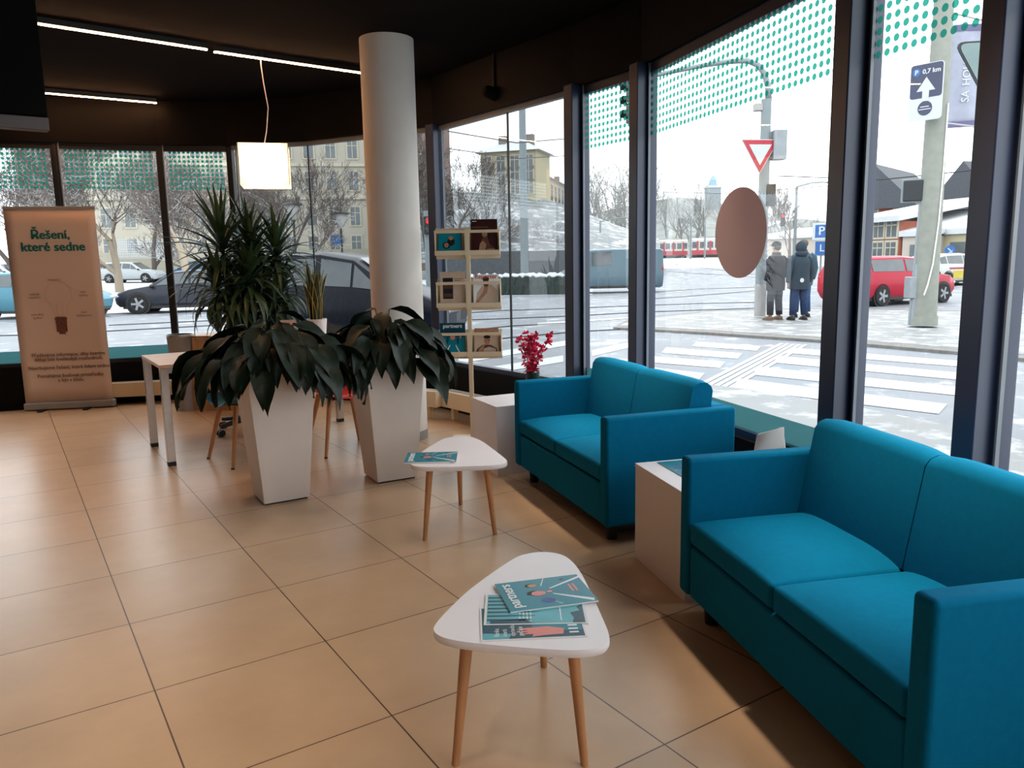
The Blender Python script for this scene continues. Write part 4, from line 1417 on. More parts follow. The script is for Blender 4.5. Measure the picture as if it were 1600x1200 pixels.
# zebra crossing: bars laid parallel, two columns split by a tactile strip
sd = (G(1293, 613, ZG) - G(1151, 595, ZG)).normalized()
bars_l = [((1088, 538), (1189, 545), 7), ((1041, 547.5), (1160, 557), 8.5), ((1022, 562), (1133, 571), 9), ((1010, 579), (1101, 589), 10)]
def bar(p0, p1, hpx):
    a, b_ = G(p0[0], p0[1] - hpx / 2, ZG), G(p1[0], p1[1] - hpx / 2, ZG)
    c, d_ = G(p1[0] - hpx * .9, p1[1] + hpx / 2, ZG), G(p0[0] - hpx * .9, p0[1] + hpx / 2, ZG)
    ground_patch('road_marking', [a, b_, c, d_], ZG + .008, M_['stripe'])
for p0, p1, h_ in bars_l: bar(p0, p1, h_)
for (x0, y0), (x1, y1), h_ in (((1235, 548), (1560, 573.5), 8), ((1217, 562), (1580, 596), 10), ((1186, 580), (1520, 614), 12), ((1155, 600), (1480, 640), 15)):
    bar((x0, y0), (x1, y1), h_)
for k in range(5):
    a, b_ = G(1222 + 9 * k, 537 + k * .6, ZG), G(1096 + 11 * k, 601 + k * 1.6, ZG)
    e = (b_ - a).normalized(); n_ = V((-e.y, e.x, 0)) * .035
    ground_patch('road_marking', [a - n_, b_ - n_, b_ + n_, a + n_], ZG + .010, M_['stripe'])
# lane marks in the left part of the junction
for q in (((716, 560), (900, 530), (905, 537), (716, 569)), ((700, 585), (880, 556), (880, 566), (720, 592)), ((925, 548), (995, 533), (995, 541), (925, 557)), ((840, 505), (990, 496), (990, 500), (840, 509))):
    ground_patch('road_marking', gq(*q), ZG + .008, M_['stripe'])
# tram rails
for pts in ([(-40, 500), (60, 497), (180, 491), (265, 488)], [(-40, 526), (60, 524), (190, 517), (300, 511), (420, 504)], [(170, 509), (300, 503), (420, 498)],
            [(680, 493), (780, 486), (900, 482), (1000, 478), (1120, 474), (1180, 473)], [(690, 502), (800, 498), (900, 494), (1010, 488), (1180, 482)], [(700, 520), (800, 510), (900, 505), (1000, 498)],
            [(1010, 468), (1080, 463), (1180, 455)], [(1040, 424), (1080, 427), (1130, 430), (1180, 434)], [(1052, 413), (1100, 419), (1180, 429)], [(690, 540), (800, 528), (900, 519), (1000, 514)], [(1000, 458), (1090, 452), (1190, 449)]):
    b = MB()
    P = [hit(x, y) for x, y in pts]
    for a, c in zip(P[:-1], P[1:]):
        b.beam(a + V((0, 0, .012)), c + V((0, 0, .012)), .07, .02)
    o_ = b.build('tram_rail', M_['rail']); o_['kind'] = 'structure'

# ------------------------------------------------------------------ cars
def car(name, label, kind, m, loc, heading, L, W, H, group='cars outside', wheel=.32, lights=True):
    """heading: direction of the bonnet in plan"""
    t = thing(name, label, 'car' if name not in ('van', 'taxi') else name, loc, heading, group)
    s = L / 4.3; hh = H / 1.45
    prof = {
      'hatch': [(-2.15, .42, .62, .62, .70), (-2.08, .28, .95, .98, .9), (-1.95, .2, .98, 1.30, .96), (-1.35, .18, .97, 1.43, 1), (-.3, .18, .95, 1.45, 1), (.25, .18, .93, 1.40, 1), (1.0, .18, .90, .93, .99), (1.65, .2, .80, .83, .95), (2.0, .24, .68, .72, .86), (2.15, .34, .52, .56, .68)],
      'wagon': [(-2.15, .42, .66, .66, .74), (-2.10, .28, .95, .98, .92), (-1.98, .2, .98, 1.25, .97), (-1.75, .18, .97, 1.42, 1), (-.3, .18, .95, 1.45, 1), (.3, .18, .93, 1.40, 1), (1.05, .18, .90, .93, .99), (1.65, .2, .82, .85, .95), (2.0, .24, .70, .74, .88), (2.15, .34, .54, .58, .72)],
      'mpv': [(-2.15, .45, .7, .7, .78), (-2.10, .3, .95, .98, .94), (-2.0, .22, .97, 1.25, .97), (-1.8, .2, .96, 1.42, 1), (-.2, .2, .93, 1.45, 1), (.45, .2, .91, 1.36, 1), (1.25, .2, .86, .92, .99), (1.75, .22, .78, .82, .94), (2.05, .26, .66, .70, .86), (2.15, .36, .52, .56, .7)],
      'van': [(-2.15, .35, .85, .85, .9), (-2.12, .2, .88, 1.38, .96), (-2.0, .16, .88, 1.44, 1), (0, .16, .86, 1.45, 1), (.9, .16, .84, 1.43, 1), (1.2, .16, .82, 1.30, 1), (1.62, .17, .78, .84, .97), (1.95, .2, .68, .72, .9), (2.15, .3, .5, .54, .74)]}[kind]
    st = [(x * s, zb * hh, zl * hh, zr * hh, wf_ * W / 2) for x, zb, zl, zr, wf_ in prof]
    def ring(x, zb, zl, zr, hw):
        rw = hw * (.80 if zr - zl > .25 * hh else .94)
        if kind == 'van': rw = hw * (.93 if zr - zl > .25 * hh else .94)
        p = [(hw * .86, zb), (hw, zb + .16 * hh), (hw * 1.0, (zb + zl) / 2 + .1), (hw * .975, zl), (rw, zr - min(.05, (zr - zl) * .4)), (rw * .82, zr)]
        return [(x, -y, z) for y, z in p] + [(x, y, z) for y, z in reversed(p)]
    rows = [ring(*q) for q in st]
    b = MB(); b.surf(rows, close=True)
    n = len(rows[0])
    b.add(rows[0], [tuple(range(n))]); b.add(rows[-1], [tuple(range(n - 1, -1, -1))])
    wx = (-1.30 * s, 1.36 * s)
    for x in wx:
        for sy in (-1, 1):
            y = sy * W / 2
            b.tube([(x, y - sy * .20, wheel * 1.02), (x, y + sy * .0, wheel * 1.02)], wheel * 1.17, 22, mi=1)
    b.box((0, 0, .2 * hh + .02), (L * .86, W * .93, .09), mi=1)
    b.build('body', [m, M_['black']], t, smooth=True, sharp=38)
    gl = MB()
    cab = [i for i in range(len(st)) if st[i][3] - st[i][2] > .22 * hh]
    for sg in (0, 1):
        for i, j in zip(cab[:-1], cab[1:]):
            if kind == 'van' and st[j][0] < .6 * s: continue
            A, B_ = rows[i], rows[j]
            k0, k1 = (3, 4) if sg == 0 else (n - 4, n - 5)
            f0 = .10 if i != cab[0] else .25
            a0, a1, b0_, b1 = V(A[k0]), V(A[k1]), V(B_[k0]), V(B_[k1])
            q = []
            for u, v in ((.05 if i != cab[0] else .3, .10), (.96, .10), (.96, .90), (.05 if i != cab[0] else .3, .90)):
                p = (a0 * (1 - u) + b0_ * u) * (1 - v) + (a1 * (1 - u) + b1 * u) * v
                p.y += -.012 if sg == 0 else .012
                q.append(p)
            gl.add(q, [(0, 1, 2, 3)])
        # front quarter light
        i, j = cab[-1], cab[-1] + 1
        k0, k1 = (3, 4) if sg == 0 else (n - 4, n - 5)
        a0, a1, b0_ = V(rows[i][k0]), V(rows[i][k1]), V(rows[j][k0])
        q = [a0.lerp(b0_, .03) + (a1 - a0) * .1, a0.lerp(b0_, .70) + V((0, 0, .03)), (a0 + (a1 - a0) * .9).lerp(b0_, .04)]
        gl.add([p + V((0, -.02 if sg == 0 else .02, 0)) for p in q], [(0, 1, 2)])
    gl.build('side_windows', M_['carglass'], t)
    ws = MB()
    i, j = cab[-1], cab[-1] + 1
    q = [V(rows[j][5]), V(rows[j][6]), V(rows[i][6]), V(rows[i][5])]
    q[0].y *= 1.02; q[1].y *= 1.02
    c = sum(q, V()) / 4
    ws.add([c + (p - c) * .93 + V((.02, 0, .02)) for p in q], [(0, 1, 2, 3)]); ws.build('windscreen', M_['carglass'], t)
    i, j = cab[0] - 1, cab[0] + (0 if kind in ('van',) else 0)
    rw_ = MB(); q = [V(rows[i][5]), V(rows[i][6]), V(rows[j][6]), V(rows[j][5])]
    c = sum(q, V()) / 4
    rw_.add([c + (p - c) * .86 + V((-.025, 0, .02)) for p in q], [(0, 1, 2, 3)]); rw_.build('rear_window', M_['carglass'], t)
    for x in wx:
        for sy in (-1, 1):
            y = sy * (W / 2 - .065)
            b = MB(); b.lathe([(wheel * .62, -.1), (wheel * .93, -.1), (wheel, -.06), (wheel, .06), (wheel * .93, .1), (wheel * .62, .1)], 26)
            me_M = Matrix.Translation((x, y, wheel)) @ Matrix.Rotation(R(90), 4, 'X')
            b.v = [me_M @ p for p in b.v]
            wl = b.build('wheel', M_['tyre'], t, smooth=True, sharp=40)
            b = MB()
            b.lathe([(wheel * .58, .07), (wheel * .64, .10), (wheel * .66, .10), (wheel * .66, .06)], 24)
            for q in range(5):
                a = 2 * math.pi * q / 5
                b.beam((0, 0, .095), (wheel * .62 * math.cos(a), wheel * .62 * math.sin(a), .095), .07, .02)
            b.lathe([(.001, .11), (.05, .11), (.055, .09)], 12)
            Mr = Matrix.Translation((x, y, wheel)) @ Matrix.Rotation(R(90) if sy < 0 else R(-90), 4, 'X')
            b.v = [Mr @ p for p in b.v]
            b.build('rim', M_['rim'], wl)
    if lights:
        hz = st[-2][2] - .06
        for sy in (-1, 1):
            b = MB(); b.ell((st[-2][0] - .02, sy * st[-2][4] * .82, hz - .03), (.17, .15, .07), 10, 8); b.build('headlight', M_['chromelamp'], t, smooth=True)
            b = MB(); b.ell((st[1][0] + .05, sy * st[1][4] * .90, st[1][2] - .12), (.08, .11, .10 if kind != 'van' else .2), 10, 8); b.build('tail_light', M_['taillight'], t, smooth=True)
            b = MB(); b.ell((st[-4][0] - .12, sy * (W / 2 + .07), st[-4][2] + .02), (.07, .10, .065), 10, 8); b.build('wing_mirror', M_['black'], t, smooth=True)
    return t

def along(px0, px1, ybase, L):
    """car spot whose wheels stand on the pixel row and that fills px0..px1"""
    return hit((px0 + px1) / 2, ybase)
FACE_L, FACE_R = R(180), 0.0
p = hit(290, 489)
car('hatchback', 'dark grey hatchback with five-spoke wheels behind the yucca', 'hatch', paint('dark grey car paint', (62, 66, 76)), p + V((-.28, .9, 0)), R(190), 4.25, 1.76, 1.42, wheel=.33)
p = hit(60, 499)
car('hatchback', 'light blue hatchback mostly hidden behind the roll-up banner', 'hatch', paint('light blue car paint', (96, 156, 178)), p + V((-.3, .8, 0)), R(-8), 4.1, 1.72, 1.45)
p = hit(535, 553)
car('people_carrier', 'large dark navy people carrier passing close to the window behind the column', 'mpv', paint('dark navy car paint', (22, 28, 40)), p + V((.0, .9, 0)), R(-12), 4.0, 1.85, 1.72, wheel=.34)
p = hit(950, 458)
car('van', 'blue grey van driving on the far lane between the window posts', 'van', paint('blue grey van paint', (110, 134, 146)), p + V((.1, .6, 0)), R(184), 4.6, 1.9, 1.95)
def corner(px, py, h, L, W):
    p = hit(px, py); return p - Matrix.Rotation(h, 3, 'Z') @ V((-L / 2, -W / 2, 0))
p = corner(1345, 481, R(26), 4.35, 1.72)
car('estate_car', 'red estate car waiting beside the concrete mast', 'wagon', paint('red car paint', (204, 46, 70)), p, R(26), 4.35, 1.72, 1.45, wheel=.30)
p = corner(1460, 449, R(26), 4.5, 1.76)
tx = car('taxi', 'white taxi with red stripe and yellow door panels behind the concrete mast', 'hatch', paint('white car paint', (232, 232, 228)), p, R(26), 4.5, 1.76, 1.45)
b = MB(); b.box((0, -.885, .80), (2.6, .012, .07)); b.build('red_stripe', M_['signred'], tx)
b = MB(); b.box((-.1, -.886, .52), (1.9, .012, .34)); b.build('yellow_panel', M_['yellowplastic'], tx)
p = hit(1422, 415)
car('hatchback', 'dark blue car in the row behind the red estate', 'hatch', paint('dark blue car paint', (70, 82, 108)), p + V((-1.2, 5.0, 0)), R(-14), 4.3, 1.75, 1.45)
for (x, y, label, rgb, hd, kind) in ((205, 432, 'white parked estate under the bare trees beside the banner', (214, 222, 226), R(-4), 'wagon'), (2, 433, 'white parked car at the picture edge above the light blue hatchback', (226, 230, 232), R(-8), 'hatch'),
                               (305, 438, 'blue parked car with snow on its roof behind the yucca', (60, 130, 180), R(176), 'hatch'), (558, 418, 'white parked car seen over the roof of the people carrier', (216, 222, 226), R(-4), 'wagon'), (20, 402, 'dark parked car in the far row behind the banner', (70, 76, 90), R(-4), 'hatch')):
    p = at(x, 400, 80 if x > 500 else 64); p.z = terrain(p.x, p.y)
    car('parked_car', label, kind, paint('parked car paint %d' % x, rgb), p, hd, 4.4, 1.76, 1.5, 'cars parked by the park')
# ------------------------------------------------------------- street masts
def near_ground(px, py): return G(px, py, ZG)
pa = G(1187, 500, ZG); pa = V((pa.x, pa.y, ZG + .054))
def hz(px, py, P): return lift(px, py, P)
t = thing('signal_mast', 'grey curved signal mast with control cabinet beside the waiting people', 'street mast', (pa.x, pa.y, 0))
b = MB(); top = hz(1199, 155, pa)
b.tube([(0, 0, ZG + .09), (0, 0, top)], [.13, .115], 20)
b.build('pole', M_['polegrey'], t, smooth=True, sharp=40)
b = MB(); b.tube([(0, 0, ZG + .09), (0, 0, .75)], [.136, .136], 20); b.build('pole_sleeve', M_['grey'], t, smooth=True, sharp=40)
b = MB()
def rel(px, py, dd=0):
    q = at(px, py, math.hypot(pa.x, pa.y) + dd); return (q.x - pa.x, q.y - pa.y, q.z)
b.tube([rel(1201, 158), rel(1200, 135), rel(1195, 116), rel(1185, 102), rel(1168, 95), rel(1140, 96), rel(1100, 102), rel(1040, 114), rel(990, 126)], [.075, .07, .07, .066, .062, .06, .056, .052, .05], 12)
b.build('arm', M_['polegrey'], t, smooth=True)
b = MB()
q = rel(1214, 227); b.box((q[0] + .04, q[1], q[2]), (.30, .26, .66)); b.build('control_cabinet', M_['ticketgrey'], t, bevel=.01)
b = MB(); q = rel(1187, 168); b.box(q, (.26, .2, .16)); b.beam(q, (0, 0, q[2] + .05), .04, .04); b.build('camera_box', M_['grey'], t, bevel=.01)
q = rel(1203, 305); b = MB(); b.box((q[0], q[1], q[2]), (.22, .2, .5)); b.build('pedestrian_signal', M_['sigblack'], t, bevel=.02)

def sign_frame(px, py, dd, base, yaw):
    q = at(px, py, math.hypot(base.x, base.y) + dd)
    x = V((math.cos(yaw), math.sin(yaw), 0))
    return q, x, V((0, 0, 1))
def disc_poly(mb, q, x, z, pts, thick, mi, off=0):
    n = x.cross(z).normalized()
    lo = [q + x * u + z * v + n * (off) for u, v in pts]
    hi = [p + n * thick for p in lo]
    k = len(pts)
    mb.add(lo + hi, [tuple(range(k - 1, -1, -1)), tuple(range(k, 2 * k))] + [(i, (i + 1) % k, k + (i + 1) % k, k + i) for i in range(k)], mi)

# give-way sign on the mast
q, x, z = sign_frame(1187, 238, -.22, pa, R(8))
t = thing('road_sign', 'red and white triangular give-way sign on the curved signal mast', 'road sign')
b = MB(); S = .46
tri = lambda s: [(-s, s * .62), (0, -s * 1.05), (s, s * .62)]
disc_poly(b, q, x, z, tri(S), .02, 0); disc_poly(b, q, x, z, tri(S * .94), .006, 1, .02); disc_poly(b, q, x, z, tri(S * .60), .004, 2, .026)
b.build('sign_plate', [M_['signwhite'], M_['signred'], M_['signwhite']], t)
b = MB(); b.beam(q, (pa.x, pa.y, q.z), .04, .04); b.build('bracket', M_['grey'], t)

# traffic lights hanging at the arm's end
def traffic_light(name, label, q, yaw, lit=None, s=1.0, pole=False, n=3, facing=1):
    t = thing(name, label, 'traffic light', q, yaw)
    b = MB(); b.box((0, 0, 0), (.30 * s, .22 * s, .30 * n * s)); b.build('housing', M_['sigblack'], t, bevel=.02)
    for k in range(n):
        zc = (.3 * (n - 1) / 2 - .3 * k) * s
        b = MB(); b.tube([(0, -.11 * s, zc), (0, -.125 * s, zc)], .10 * s, 16); b.build('lens', M_['redlamp'] if lit == k else M_['lens'], t)
        b = MB()
        rows = [[(.12 * s * math.cos(a), y, zc + .12 * s * math.sin(a)) for a in [R(-20 + 220 * i / 10) for i in range(11)]] for y in (-.11 * s, -.30 * s)]
        b.surf(rows); b.build('visor', M_['sigblack'], t, solid=.008)
    if pole:
        g_ = terrain(q[0], q[1]) - q[2]
        b = MB(); b.tube([(0, .18 * s, g_), (0, .18 * s, .5 * s)], .06, 12); b.build('post', M_['polegrey'], t)
    return t
q = at(990, 160, math.hypot(pa.x, pa.y) - .1)
traffic_light('traffic_light', 'dark traffic light hanging from the curved mast arm behind the dotted film', q, R(-60), s=1.05)
q = at(668, 352, 20.5)
traffic_light('traffic_light', 'traffic light showing red on a grey post just beside the round column', q, R(20), lit=0, s=.75, pole=True, n=2)
q = at(1223, 344, 70)
traffic_light('traffic_light', 'far red traffic light hanging above the junction before a bare tree', q, R(-12), lit=0, s=1.15, n=3)
b = MB()
# ---- concrete mast
pb = G(1442, 515, ZG); pb = V((pb.x, pb.y, ZG + .054))
t = thing('concrete_mast', 'thick pale concrete mast standing on the traffic island', 'street mast', (pb.x, pb.y, 0), 0)
def relb(px, py, dd=0):
    q = at(px, py, math.hypot(pb.x, pb.y) + dd); return (q.x - pb.x, q.y - pb.y, q.z)
ztop = relb(1480, -70)[2]
b = MB(); b.tube([(0, 0, ZG + .09), (0, 0, ztop)], [.235, .165], 28); b.build('shaft', M_['concrete'], t, smooth=True, sharp=40)
b = MB(); b.tube([(0, 0, ZG + .09), (0, 0, .18)], [.262, .255], 28); b.build('collar', M_['concrete'], t, smooth=True, sharp=40)
b = MB()
for py in (195, 258, 311, 40): zc = relb(1450, py)[2]; b.tube([(0, 0, zc - .02), (0, 0, zc + .02)], .235 - .02 * zc, 28)
b.build('strap', M_['grey'], t)
b = MB(); b.tube([(.10, -.20, 4.2), (.09, -.2, 3.0), (.05, -.23, 2.0), (-.02, -.25, 1.2), (-.10, -.26, .8), (-.16, -.26, .6)], .012, 6); b.build('cable', M_['white'], t)
b = MB(); b.tube([(-.22, -.02, .0), (-.2, -.02, 1.2)], .05, 10); b.tube([(-.26, .03, 0), (-.18, .03, 2.6)], .035, 10); b.build('conduit', M_['ticketgrey'], t)
q = relb(1427, 449); b = MB(); b.box((q[0], q[1] - .05, q[2]), (.30, .26, .42)); b.build('junction_box', M_['ticketgrey'], t, bevel=.015)
q = at(1431, 298, math.hypot(pb.x, pb.y) - .1)
tl_ = thing('traffic_light', 'black square traffic light backboard with pale rim on the concrete mast', 'traffic light', q, R(-24))
b = MB(); b.box((0, 0, 0), (.52, .04, .46)); b.build('backboard', M_['polegrey'], tl_, bevel=.03, seg=3)
b = MB(); b.box((.01, -.03, 0), (.46, .04, .40)); b.build('housing', M_['sigblack'], tl_, bevel=.02)
b = MB(); b.beam((.2, 0, .1), (.38, .1, .1), .05, .05); b.build('bracket', M_['grey'], tl_)
# parking direction sign
q, x, z = sign_frame(1442, 137, -.27, pb, R(-55))
q0 = at(1419, 192, math.hypot(pb.x, pb.y) - .32); q1 = at(1463, 178, math.hypot(pb.x, pb.y) - .30)
x = V((math.cos(R(-50)), math.sin(R(-50)), 0)); z = V((0, 0, 1))
hgt = lift(1421, 104, q0) - q0.z; wid = hgt * .58
t = thing('direction_sign', 'navy and white parking direction sign with an up arrow on the concrete mast', 'road sign')
def rr(u0, v0, u1, v1, r):
    p = []
    for cx_, cy_, a0 in ((u1 - r, v0 + r, -90), (u1 - r, v1 - r, 0), (u0 + r, v1 - r, 90), (u0 + r, v0 + r, 180)):
        p += [(cx_ + r * math.cos(R(a0 + 22.5 * k)), cy_ + r * math.sin(R(a0 + 22.5 * k))) for k in range(5)]
    return p
b = MB()
o_ = q0
disc_poly(b, o_, x, z, rr(0, 0, wid, hgt, .06), .02, 0)
disc_poly(b, o_, x, z, rr(.012, hgt * .40, wid - .012, hgt - .012, .05), .004, 1, .02)
w2_, h2_ = wid, hgt
disc_poly(b, o_, x, z, [(w2_ * .22, h2_ * .52), (w2_ * .78, h2_ * .52), (w2_ * .5, h2_ * .76)], .003, 0, .024)
disc_poly(b, o_, x, z, [(w2_ * .40, h2_ * .34), (w2_ * .60, h2_ * .34), (w2_ * .60, h2_ * .52), (w2_ * .40, h2_ * .52)], .003, 0, .024)
circ = [(w2_ * .5 + w2_ * .22 * math.cos(2 * math.pi * k / 24), h2_ * .215 + w2_ * .22 * math.sin(2 * math.pi * k / 24)) for k in range(24)]
disc_poly(b, o_, x, z, circ, .003, 1, .0205)
circ = [(w2_ * .19 + w2_ * .12 * math.cos(2 * math.pi * k / 20), h2_ * .86 + w2_ * .12 * math.sin(2 * math.pi * k / 20)) for k in range(20)]
disc_poly(b, o_, x, z, circ, .003, 2, .0245)
disc_poly(b, o_, x, z, [(w2_ * .36, h2_ * .235), (w2_ * .62, h2_ * .235), (w2_ * .62, h2_ * .25), (w2_ * .36, h2_ * .25)], .002, 0, .024)
disc_poly(b, o_, x, z, [(w2_ * .32, h2_ * .19), (w2_ * .68, h2_ * .19), (w2_ * .68, h2_ * .205), (w2_ * .32, h2_ * .205)], .002, 0, .024)
b.build('sign_plate', [M_['signwhite'], M_['signnavy'], M_['signblue']], t)
n_ = x.cross(z)
text('lettering', '0,7 km', h2_ * .115, frame(o_ + x * w2_ * .645 + z * h2_ * .855 + n_ * .027, x, z), M_['signwhite'], t, bold=.004, depth=.001)
text('lettering', 'P', h2_ * .12, frame(o_ + x * w2_ * .19 + z * h2_ * .855 + n_ * .030, x, z), M_['signwhite'], t, bold=.004, depth=.001)
b = MB(); b.beam(o_ + x * wid * .8 + z * hgt * .5 - n_ * .01, V((pb.x, pb.y, o_.z + hgt * .5)), .05, .05); b.build('bracket', M_['grey'], t)
# violet banner
q0 = at(1503, 199, math.hypot(pb.x, pb.y) + 1.2); zt_ = lift(1514, 38, q0)
t = thing('flag_banner', 'pale violet vertical banner hung between two rods on the concrete mast', 'banner', (0, 0, 0), 0, None)
x = V((math.cos(R(-12)), math.sin(R(-12)), 0)); w_ = .62
b = MB()
rows = [[q0 - x * w_ / 2 + x * w_ * i / 8 + V((0, .03 * math.sin(i * .8 + j * .3), (zt_ - q0.z) * j / 10)) for i in range(9)] for j in range(11)]
b.surf(rows); b.build('banner_cloth', M_['violet'], t, smooth=True, solid=.004)
b = MB(); b.surf([[p + V((0, -.02, 0)) for p in rows[0]], [p + V((0, -.02, .12)) for p in rows[0]]]); b.surf([[p + V((0, -.02, -.12)) for p in rows[-1]], [p + V((0, -.02, 0)) for p in rows[-1]]]); b.build('hem', M_['violetdark'], t, solid=.004)
b = MB()
for z_ in (q0.z - .02, zt_ + .02): b.tube([V((pb.x, pb.y, z_)), q0 * 1 + x * (w_ / 2 + .05) + V((0, 0, z_ - q0.z))], .018, 8)
b.build('rod', M_['grey'], t)
text('lettering', 'SA', .20, frame(q0 + V((0, -.05, (zt_ - q0.z) * .30)), V((0, 0, 1)), -x), M_['signwhite'], t, bold=.004)
text('lettering', 'HOH', .20, frame(q0 + V((0, -.05, (zt_ - q0.z) * .52)), V((0, 0, 1)), -x), M_['signwhite'], t, bold=.004)
# back of a triangular sign close to the facade
q = at(1540, 118, 9.0)
t = thing('road_sign', 'back of a grey triangular sign seen close outside, cut by the window post', 'road sign')
x = V((math.cos(R(-8)), math.sin(R(-8)), 0)); z = V((0, 0, 1))
def rtri(s, r):
    c = [(-s, s * .58), (s, s * .58), (0, -s * 1.15)]
    out = []
    for i in range(3):
        p0, p1, p2 = V(c[i - 1]), V(c[i]), V(c[(i + 1) % 3])
        a_ = p1 + (p0 - p1).normalized() * r; e_ = p1 + (p2 - p1).normalized() * r
        for k in range(5):
            u = k / 4; m_ = a_.lerp(p1, u).lerp(p1.lerp(e_, u), u); out.append((m_.x, m_.y))
    return list(reversed(out))
sgn = at(1494, 68, 9.0)
c_ = sgn + x * .43 - z * .25
b = MB(); disc_poly(b, c_, x, z, rtri(.45, .10), .02, 1, -.01); disc_poly(b, c_, x, z, rtri(.42, .09), .006, 0, .01)
b.build('sign_plate', [M_['signback'], M_['sigblack']], t)
b = MB(); b.tube([(c_.x + .02, c_.y + .05, ZG), (c_.x + .02, c_.y + .05, c_.z + .35)], .035, 12); b.build('post', M_['polegrey'], t)

# parking signs, far keep-right sign, lamps, ticket machine
def post_sign(label, px, py, dist, w, h, col, letter=None, lift_px=None, arrow=False, yaw=-14):
    q = at(px, py, dist)
    t = thing('street_sign', label, 'road sign')
    x = V((math.cos(R(yaw)), math.sin(R(yaw)), 0)); z = V((0, 0, 1)); n_ = x.cross(z)
    b = MB(); disc_poly(b, q, x, z, [(-w / 2, -h / 2), (w / 2, -h / 2), (w / 2, h / 2), (-w / 2, h / 2)], .03, 0)
    if arrow: disc_poly(b, q, x, z, [(w * .18, 0), (w * .42, h * .3), (w * .42, -h * .3)], .01, 2, .03); disc_poly(b, q, x, z, [(-w * .42, -h * .38), (-w * .05, -h * .38), (-w * .05, h * .38), (-w * .42, h * .38)], .01, 1, .03)
    b.build('sign_plate', [M_[col], M_['signblue'], M_['inkblack']], t)
    if letter: text('lettering', letter, h * .72, frame(q + x * (-w * .235 if arrow else 0) + n_ * .05, x, z), M_['signwhite'], t, bold=.01, depth=.004)
    b = MB(); g_ = terrain(q.x, q.y); b.tube([(q.x, q.y + .06, g_), (q.x, q.y + .06, q.z + h / 2)], .05, 8); b.build('post', M_['polegrey'], t)
post_sign('white parking board with blue P square and arrow beside the window post', 1296, 361, 40, 1.5, .78, 'signwhite', 'P', arrow=True)
post_sign('blue square parking sign with a white L below the parking board', 1284, 388, 42, .62, .68, 'signblue', 'L')
post_sign('small white framed poster board beside the blue parking sign', 1302, 388, 42.5, .62, .62, 'brownwall')
post_sign('yellow board on a white stand half hidden at the edge window', 1596, 402, 30, .5, 1.0, 'yellowplastic')
q = at(1484, 391, 52)
t = thing('street_sign', 'round blue keep-right sign with white arrow above the taxi', 'road sign', q, R(-14))
b = MB(); b.tube([(0, 0, 0), (0, -.04, 0)], .28, 20); b.build('sign_plate', M_['signblue'], t)
b = MB(); b.beam((-.12, -.05, .12), (.12, -.05, -.12), .02, .06); b.beam((.12, -.05, -.14), (.12, -.05, .04), .02, .05); b.beam((-.06, -.05, -.12), (.14, -.05, -.12), .02, .05); b.build('arrow', M_['signwhite'], t)
b = MB(); b.tube([(0, .05, terrain(q.x, q.y) - q.z), (0, .05, .25)], .04, 8); b.build('post', M_['polegrey'], t)
q = hit(826, 428)
t = thing('ticket_machine', 'grey ticket machine with yellow panel standing by the snowy hedge', 'ticket machine', q, R(10))
b = MB(); b.box((0, 0, .9), (.95, .7, 1.8)); b.build('cabinet', M_['ticketgrey'], t, bevel=.02)
b = MB(); b.box((-.22, -.36, 1.35), (.42, .04, .5)); b.build('yellow_panel', M_['yellowplastic'], t)
b = MB(); b.box((.22, -.36, 1.35), (.38, .04, .55)); b.build('screen', M_['sigblack'], t)
b = MB(); b.box((0, 0, 1.83), (1.02, .76, .08)); b.build('roof_cap', M_['orange'], t)

# street lamps and trolley masts
def mast(label, px, py0, py1, dist=None, r=.13, name='street_mast', arm=None):
    q = hit(px, py0) if dist is None else at(px, py0, dist)
    if dist is not None: q.z = terrain(q.x, q.y)
    t = thing(name, label, 'street mast', (q.x, q.y, q.z))
    h = lift(px, py1, q) - q.z
    b = MB(); b.tube([(0, 0, 0), (0, 0, h)], [r, r * .75], 12); b.build('pole', M_['polegrey'], t, smooth=True, sharp=40)
    if arm:
        b = MB(); b.tube([(0, 0, h), (arm * .5, 0, h + .3), (arm, 0, h + .35)], r * .45, 8); b.build('arm', M_['polegrey'], t, smooth=True)
        b = MB(); b.ell((arm, 0, h + .33), (.4, .16, .1), 10, 6); b.build('lamp_head', M_['grey'], t, smooth=True)
    return q
mast('tall pale tram wire mast rising beside the ticket machine', 820, 430, 120, 42, .23)
mast('thin pale mast behind the van carrying a long lamp arm', 938, 405, 346, 70, .10, arm=4)
mast('thin white lamp mast on the far tram stop', 1079, 400, 343, 105, .13)
mast('second thin white lamp mast on the far tram stop', 1101, 400, 346, 105, .12)
mast('thin lamp mast with cross arms behind the waiting people', 1241, 400, 292, 70, .14, arm=2.5)
for px, lab in ((462, 'park lamp with a wide flat shade under the pendant lamp'), (535, 'park lamp with a wide flat shade close to the round column')):
    q = at(px, 400, 46); q.z = terrain(q.x, q.y)
    t = thing('park_lamp', lab, 'street lamp', q)
    h = lift(px, 318 if px < 500 else 332, q) - q.z
    b = MB(); b.tube([(0, 0, 0), (0, 0, h - .9)], .06, 10); b.build('pole', M_['sigblack'], t)
    b = MB(); b.lathe([(.05, h - .9), (.45, h - .08)], 16); b.build('lamp_cage', M_['grey'], t, smooth=True)
    b = MB(); b.lathe([(.62, h - .08), (.5, h)], 20); b.build('lamp_hood', M_['sigblack'], t)

